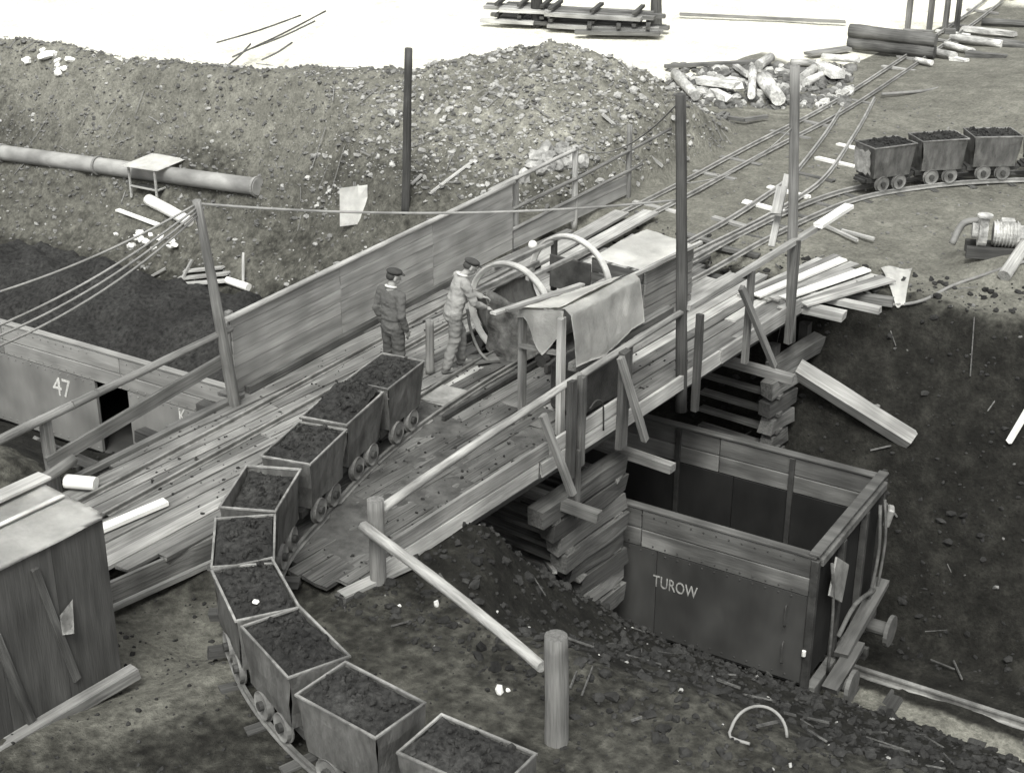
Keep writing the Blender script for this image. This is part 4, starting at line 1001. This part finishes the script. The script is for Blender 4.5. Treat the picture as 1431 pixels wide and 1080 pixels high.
cloth('sheet', lambda u, v: tuple(q+rt*(-.3+.56*u)+UP*(.02+.72*v+.07*u)+fh*(.25*v)), 3, 3, M_WHITE, SG, .012)
plank('stake', q+fh*.05, q+fh*.32+UP*.85, .05, .04, M_WOOD, SG)
# cables
def sag(a, b, s, n=8):
    a, b = Vector(a), Vector(b); return [a.lerp(b, i/n)-UP*(s*4*(i/n)*(1-i/n)) for i in range(n+1)]
TOPP = Vector((-14.4, 12.42, 3.03))
for k, (x, y, z, lab) in enumerate(((-60, 425, 2.6, 'uppermost cable running from the leaning post to the left edge'), (-60, 478, 2.5, 'second cable from the top running from the leaning post to the left'), (-60, 492, 2.5, 'third cable running from the leaning post down to the left'), (-60, 506, 2.4, 'lowest of the four cables from the leaning post to the left'))):
    tube('cable', sag(TOPP-UP*.05*k, at(x, y, z), .12+.03*k), .016, M_ROPE, n=5, sub=2, label=lab, cat='cable', group='cables from the leaning post')
tube('cable', sag(TOPP, (-10.0, 17.06, 2.75), .16), .018, M_ROPE, n=5, sub=2, label='long cable slung from the leaning post to the dark pole on the parapet', cat='cable')
tube('cable', sag((-10, 16.84, 4.15), (-15.35, 22.2, 1.38), .35), .012, M_ROPE, n=5, sub=2, label='pale rope running from the dark parapet pole down to the rail fence', cat='rope')
tube('cable', sag((-10, 16.95, 3.0), (-10.0, 20.1, 3.1), .22), .010, M_ROPE, n=5, sub=2, label='thin wire slung between the two tall poles of the parapet', cat='wire')
tube('hose', [hit(*p, .03) for p in ((1186, 384), (1200, 400), (1222, 418), (1250, 428), (1290, 422), (1330, 402), (1370, 388), (1412, 374), (1440, 366))], .028, M_ROPE, label='grey hose curving along the edge of the right bank', cat='hose')
tube('hose', [at(*p, .06) for p in ((1232, 132), (1262, 130), (1300, 126), (1350, 114), (1400, 100), (1445, 86))], .04, M_ROPE, label='pale hose lying on the ground behind the short tub train', cat='hose')

# ================================================================== RIGHT BANK
M_BIRCHP = mat('chalky_dirty_paint', .55, .85, .45, 9, (1, 1, 1), .4, .05, grime=.5)
PU = empty('water_pump', hit(1392, 350), R(25), 'pale dusty pump with motor standing near the right edge', 'pump')
bm = bmesh.new(); cylm(bm, (.12, 0, .3), (1, 0, 0), .2, .42, 20)
for k in range(7): cylm(bm, (-.04+k*.055, 0, .3), (1, 0, 0), .225, .02, 20)
cylm(bm, (.38, 0, .3), (1, 0, 0), .16, .1, 16); boxm(bm, .02, .24, -.08, .08, .46, .56, .01); bobj('motor', bm, M_BIRCHP, PU)
bm = bmesh.new(); cylm(bm, (-.26, 0, .32), (1, 0, 0), .25, .14, 22); cylm(bm, (-.37, 0, .32), (1, 0, 0), .13, .12, 16); cylm(bm, (-.26, -.14, .52), (0, 0, 1), .08, .24, 14); cylm(bm, (-.26, -.14, .64), (0, 0, 1), .13, .03, 14); bobj('pump_casing', bm, M_BIRCHP, PU)
[box('base_skid', -.5, .5, y-.05, y+.05, -.1, .1, M_DARK, PU) for y in (-.18, .18)]; tube('suction_hose', [PU.location+Vector(q) for q in ((-.4, .1, .42), (-.62, -.02, .34), (-.7, -.2, .02))], .06, M_PIPE, PU)
log('log', hit(1402, 394, .1), hit(1432, 352, .14), .11, .1, M_LIGHT, label='log end lying on the bank at the right edge below the pump', cat='log')
q = hit(1252, 384)
def scrap(u, v):
    w = 1-.72*v**.8; p = hit(1252+22*(u*2-1)*w+5*v, 377+54*v); return tuple(p+UP*(.05+.03*math.sin(u*6+v*3))+fh*(-.03))
sc = empty('canvas_scrap', q, 0, 'white scrap of canvas hanging over the edge of the right bank', 'cloth scrap'); cloth('cloth', scrap, 8, 9, M_WHITE, sc, .01)
plank('white_stake', hit(1408, 626, .1), hit(1434, 592, .25), .1, .05, M_FRESH, label='white stake on the dark slope at the right edge', cat='stake')
plank('white_stake', at(1146, 312, .05), at(1198, 336, .05), .05, .05, M_LIGHT, label='first of two thin pale laths on the ground right of the pale pole', cat='lath', group='laths right of the pale pole')
plank('white_stake', at(1176, 322, .05), at(1222, 334, .05), .06, .05, M_LIGHT, label='lath farther right of the two thin laths near the pale pole', cat='lath', group='laths right of the pale pole')
hq = hit(1060, 1032)
tube('wire_hoop', [hq+rt*(.27*math.cos(a))+UP*(.27*math.sin(a)+.02)+fh*(.12*math.sin(a)) for a in [math.pi*k/10 for k in range(11)]]+[hq+rt*-.1+UP*.02+fh*-.1], .016, M_PIPE, sub=2, label='pale wire hoop standing on the near slope at the bottom edge', cat='hoop')
for k, (x, y, s, lab) in enumerate(((558, 848, .04, 'small white stone left of two beside the guard rail post'), (610, 847, .05, 'white stone on the dark ground under the guard rail'), (697, 967, .055, 'larger of two white stones left of the near guard rail post'), (710, 966, .035, 'smaller of two white stones left of the near guard rail post'))):
    o = rocks('white_stone', [(hit(x, y, s*.4), s, .8)], M_WHITE); del o['kind']; tag(o, lab, 'stone', 'white stones on the near bank')
p = Vector((-9.55, 8.52, .98)); o = rocks('white_stone', [(p, .045, .6)], M_WHITE); del o['kind']; tag(o, 'white stone lying on the coal of the sixth tub', 'stone', 'white stones on the near bank')

# ================================================================== FAR YARD
def stack(label, x0, x1, y, rows, z=.05, rz=0.0, mats=(M_WOOD, M_DIRTY, M_LIGHT), group='timber stacks in the far yard'):
    a, b = at(x0, y, z), at(x1, y+(x1-x0)*rz, z); t = empty('timber_stack', (a+b)/2, 0, label, 'timber stack', group)
    n = (b-a).normalized(); s = Vector((-n.y, n.x, 0))
    for r in range(rows):
        if r % 2 == 0:
            for k in range(4):
                j = random.uniform(-.3, .3); plank('board', a+s*(.3*k)+n*j+UP*(.16*r+.1), b+s*(.3*k)+n*(j+random.uniform(-.4, .3))+UP*(.16*r+.1), .24, .1, random.choice(mats), t)
        else:
            for f in (.12, .5, .88): c = a.lerp(b, f); plank('bearer', c-s*.1+UP*(.16*r+.1), c+s*1.1+UP*(.16*r+.1), .12, .08, M_DARK, t)
    return t
stack('dark timber stack at the top edge left of centre', 685, 768, 34, 4, rz=.05)
stack('long low timber stack at the top edge above the heap', 752, 905, 40, 4, rz=.06)
stack('low pile of weathered boards in front of the long timber stack', 810, 918, 50, 2, rz=.02)
for k, (x, y0, y1, lab) in enumerate(((750, 38, -12, 'dark upright post behind the timber stacks, left one'), (917, 38, -14, 'dark upright post behind the timber stacks, right one'))):
    p = at(x, y0); log('yard_post', p, onY(x, y1, p.y), .17, .15, M_DARK, label=lab, cat='post', group='posts in the far yard')
a, b = at(1186, 62, .15), at(1306, 76, .15)
for k, (dz, lab) in enumerate(((.05, 'lower of two long dark logs stacked in the upper right yard'), (.36, 'upper of two long dark logs stacked in the upper right yard'))):
    log('long_log', a+UP*dz, b+UP*dz, .19, .17, M_WOOD if k else M_DIRTY, label=lab, cat='log', group='long logs in the yard')
FRM = empty('door_frame', at(1285, 42), 0, 'standing wooden door frame at the top right edge', 'door frame')
for x in (1268, 1298): p = at(x, 44); plank('jamb', p, p+UP*2.0, .16, .12, M_WOOD, FRM, up=(1, 0, 0))
plank('sill', at(1262, 44, .06), at(1304, 46, .06), .14, .12, M_WOOD, FRM)
FR2 = empty('door_frame', at(1330, 42), 0, 'second wooden frame right of the door frame at the top edge', 'door frame')
for x in (1320, 1336): p = at(x, 44); plank('jamb', p, p+UP*1.9, .16, .12, M_DIRTY, FR2, up=(1, 0, 0))
plank('head', at(1320, 44, 1.9), at(1336, 44, 1.9), .14, .12, M_DIRTY, FR2)
LOGS = [(1330, 52, 1400, 62, .17, 1), (1345, 40, 1420, 48, .16, 1), (1300, 72, 1335, 78, .15, 1), (1322, 62, 1360, 72, .14, 1), (1352, 76, 1408, 82, .2, 0), (1390, 60, 1440, 66, .2, 0), (1372, 30, 1440, 34, .15, 0), (1330, 82, 1352, 86, .12, 1), (1280, 84, 1302, 88, .12, 1),
        (944, 104, 972, 134, .2, 1), (978, 112, 1032, 120, .2, 1), (1052, 98, 1050, 134, .16, 1), (1068, 112, 1088, 138, .3, 1), (996, 128, 1018, 138, .16, 1), (1120, 112, 1140, 94, .2, 1), (1126, 116, 1150, 104, .16, 1), (1145, 92, 1172, 104, .25, 1), (1150, 80, 1200, 84, .14, 1), (1105, 88, 1140, 88, .14, 1), (1028, 92, 1046, 106, .1, 1), (1060, 92, 1078, 80, .2, 1)]
wh = ['far right edge', 'top right corner', 'left of the rails', 'between the rails', 'right of the rails', 'by the right margin', 'at the top right edge', 'near the curve of the rails', 'beside the rails',
      'leftmost in the debris', 'lying left in the debris', 'upright in the debris middle', 'broken, in the debris middle', 'small, front left of the debris', 'slanting behind the pale pole', 'short, right of the pale pole', 'thick, right end of the debris', 'lying behind the debris on the right', 'behind the top of the pale pole', 'thin, leaning in the debris', 'on top of the debris']
M_BIRCH = mat('pale_bark', .58, .85, .45, 5, (1, 4, 4), .5, .35, grime=.5)
for k, ((x0, y0, x1, y1, r, w), c) in enumerate(zip(LOGS, wh)):
    lb = dict(label=('white' if w else 'dark')+' log in the yard at the upper right, '+c, cat='log', group='logs in the upper right yard')
    p0, p1 = at(x0, y0, r*.7), at(x1, y1, r*.7+random.uniform(0, .12))
    if k % 3 == 1: lb['label'] = lb['label'].replace(' log ', ' squared timber '); plank('cut_timber', p0, p1, r*1.3, r*.8, M_BIRCH if w else M_DIRTY, jit=1.5, **lb)
    else: log('cut_log', p0, p1, r*.7, r*.58, M_BIRCH if w else M_DIRTY, n=10, seg=5, knob=.16, **lb)
for a, b, w, lab in (((930, 93), (1066, 86), .16, 'long grey plank lying behind the debris at the upper right'), ((950, 20), (1182, 31), .12, 'long thin plank lying far back in the pale yard'), ((1128, 76), (1186, 68), .3, 'dark plank beside the two long logs'), ((960, 155), (1040, 168), .08, 'thin pole lying in front of the debris, left part'), ((1040, 168), (1072, 163), .08, 'thin pole lying in front of the debris, right part'), ((948, 200), (1012, 158), .1, 'slanting pole left of the pale pole on the grey ground'), ((985, 200), (1018, 160), .08, 'shorter slanting pole left of the pale pole')):
    plank('yard_plank', at(*a, .08), at(*b, .08), w, .08, M_WOOD, label=lab, cat='plank', group='planks lying in the yard')
plank('heap_plank', hit(842, 168, .12), hit(925, 236, .06), .1, .05, M_LIGHT, label='pale plank slanting down the right flank of the heap', cat='plank')
for k, (a, b) in enumerate((((600, 275), (660, 230)), ((575, 262), (590, 248)))):
    plank('heap_plank', hit(*a, .06), hit(*b, .06), .07, .03, M_LIGHT, label=('long', 'short')[k]+' pale lath on the front of the heap right of the dark pole', cat='lath')
for k, (a, b) in enumerate((((303, 60), (420, 22)), ((325, 80), (455, 16)), ((352, 68), (440, 30)), ((366, 84), (408, 60)), ((318, 92), (350, 62)))):
    tube('dry_stalk', [at(*a, .3), at((a[0]+b[0])/2, (a[1]+b[1])/2+2, .35), at(*b, .3)], .025, M_DIRTY, n=5, sub=3, label=('lowest long', 'longest', 'middle', 'short right', 'short left')[k]+' dry stalk lying on the pale ground behind the heap', cat='stalk', group='dry stalks behind the heap')

# ================================================================== RUBBLE, CLODS, STICKS
def scatter(n, fn, sizes, fl=.7):
    out = []; tries = 0
    while len(out) < n and tries < n*30:
        tries += 1; r = fn()
        if r is None: continue
        x, y = r; s = random.choice(sizes)*random.uniform(.7, 1.3); out.append(((x, y, H(x, y)+s*.15), s, fl))
    return out
def heap_bright():
    x = random.gauss(-18.2, 2.6); y = random.gauss(24.6, 2.4); c, side, d = crest(x, y)
    if c < .12 or side < -.1 or x > -15.5: return None
    return x, y
def heap_all():
    x = random.uniform(-36, -15.6); y = random.uniform(19, 31); c, side, d = crest(x, y)
    if c < .05 or (side < 0 and d > .6): return None
    return x, y
def heap_mid():
    x = random.uniform(-36, -15.6); y = random.uniform(18, 29); n = -x*math.sin(TA)+y*math.cos(TA)
    if n < 20.5 or n > 27.5: return None
    return x, y
rocks('heap_rubble', scatter(2600, heap_bright, (.012, .014, .016, .02, .022, .026, .034, .05, .075)), M_STONE, 'pale stones strewn over the spoil heap', 'rubble')
rocks('slope_rubble', scatter(1200, heap_mid, (.015, .02, .025, .03, .04, .06)), M_STONE, 'scattered pale stones on the left slope', 'rubble')
M_GREY = mat('grey_clods', .15, .95, .5, 5, (1, 1, 1), .5, .1)
rocks('heap_clods', scatter(4500, heap_all, (.012, .015, .02, .025, .03, .04, .06))+scatter(3200, heap_mid, (.015, .02, .03, .04, .06)), M_GREY, 'grey clods covering the spoil heap', 'rubble')
def near_slope():
    x = random.uniform(-15, 0); y = random.uniform(10, 18); n = -x*math.sin(TA)+y*math.cos(TA)
    if not 10.2 < n < 16.9 or x > -8+(y-10)*1.2+4: return None
    if -14.8 < x < -10.1 and y > 10: return None
    return x, y
def far_slope():
    x = random.uniform(-15, 1); y = random.uniform(19, 25); n = -x*math.sin(TA)+y*math.cos(TA)
    if not 19.8 < n < 24.2: return None
    return x, y
rocks('bank_clods', scatter(4800, near_slope, (.012, .015, .02, .025, .03, .045, .07)), M_EARTH, 'dark clods and coal lumps on the near bank', 'rubble')
rocks('slope_clods', scatter(2600, far_slope, (.012, .015, .02, .025, .03, .045, .07)), M_EARTH, 'dark clods on the right slope of the cutting', 'rubble')
rocks('slope_chips', scatter(90, far_slope, (.03, .04, .06)), M_GREY, 'paler chips on the right slope of the cutting', 'rubble')
rocks('bank_chips', scatter(110, near_slope, (.015, .02, .03)), M_STONE, 'pale chips on the near bank', 'rubble')
def debris():
    p = at(random.uniform(935, 1190), random.uniform(90, 150)); return p.x, p.y
rocks('yard_debris', scatter(600, debris, (.04, .06, .1, .14)), M_GREY, 'broken grey debris heaped at the upper right', 'rubble')
rocks('yard_debris_pale', scatter(200, debris, (.05, .08, .12, .16)), M_BIRCH, 'broken white debris heaped at the upper right', 'rubble')
def flat_grit():
    x = random.uniform(-13, -4); y = random.uniform(5.8, 11)
    if -14.8 < x < -10.1 and y > 10: return None
    return x, y
rocks('ground_grit', scatter(1300, flat_grit, (.012, .015, .02, .03)), M_EARTH, 'coal grit on the foreground ground', 'grit')
def deck_grit():
    y = random.uniform(10.5, 18); x = random.uniform(-14.6, -10.1); return x, y
sp = scatter(900, deck_grit, (.01, .012, .018, .025)); rocks('bridge_grit', [((p[0], p[1], .004), s, .6) for p, s, f in sp], M_COAL, 'coal crumbs spilled on the bridge boards', 'grit')
def yard_grit():
    x = random.uniform(-15, -4); y = random.uniform(21.5, 34); n = -x*math.sin(TA)+y*math.cos(TA)
    return (x, y) if n > 23.2 else None
rocks('yard_grit', scatter(700, yard_grit, (.02, .03, .04)), M_GREY, 'small stones on the grey ground around the far tubs', 'grit')
q = hit(212, 336); rocks('white_rubble', [((q.x+random.gauss(0, .35), q.y+random.gauss(0, .25), q.z+random.uniform(0, .1)), random.uniform(.06, .13), .7) for k in range(26)], M_FRESH, 'small heap of white broken stone below the pipe shelter', 'rubble')
for (x, y, n, lab) in ((770, 225, 40, 'heap of pale boulders above the rail fence'), (88, 88, 9, 'white slab fragments on the upper left of the heap')):
    rocks('pale_boulders', [(hit(x+random.gauss(0, 18), y+random.gauss(0, 9), .03), random.uniform(.08, .2), .75) for k in range(n)], M_STONE if n > 10 else M_FRESH, lab, 'rubble')

def sticks(name, n, fn, m, label, lo=.12, hi=.5):
    vs = []; fs = []
    for k in range(n):
        r = None
        while r is None: r = fn()
        x, y = r; a = random.uniform(0, 6.28); l = random.uniform(lo, hi)/2; w = random.uniform(.006, .016)
        d = Vector((math.cos(a)*l, math.sin(a)*l, 0)); sd = Vector((-math.sin(a)*w, math.cos(a)*w, 0)); p0 = Vector((x, y, 0))-d; p1 = Vector((x, y, 0))+d
        p0.z = H(p0.x, p0.y, False)+random.uniform(.02, .07); p1.z = H(p1.x, p1.y, False)+random.uniform(.02, .09); b = len(vs)
        for p in (p0, p1): vs += [tuple(p-sd), tuple(p+sd), tuple(p+sd*.5+UP*w*1.6), tuple(p-sd*.5+UP*w*1.6)]
        fs += [(b, b+1, b+5, b+4), (b+1, b+2, b+6, b+5), (b+2, b+3, b+7, b+6), (b+3, b, b+4, b+7), (b+3, b+2, b+1, b), (b+4, b+5, b+6, b+7)]
    me = bpy.data.meshes.new(name); me.from_pydata(vs, [], fs); me.update(); o = link(name, me, m); o['kind'] = 'stuff'; o['label'] = label; o['category'] = 'sticks'
sticks('bank_sticks', 60, near_slope, M_DIRTY, 'splintered sticks strewn over the near bank')
sticks('slope_sticks', 60, far_slope, M_DIRTY, 'splintered sticks strewn over the right slope')
sticks('heap_sticks', 130, heap_all, M_WOOD, 'splintered laths strewn over the spoil heap', .1, .5)
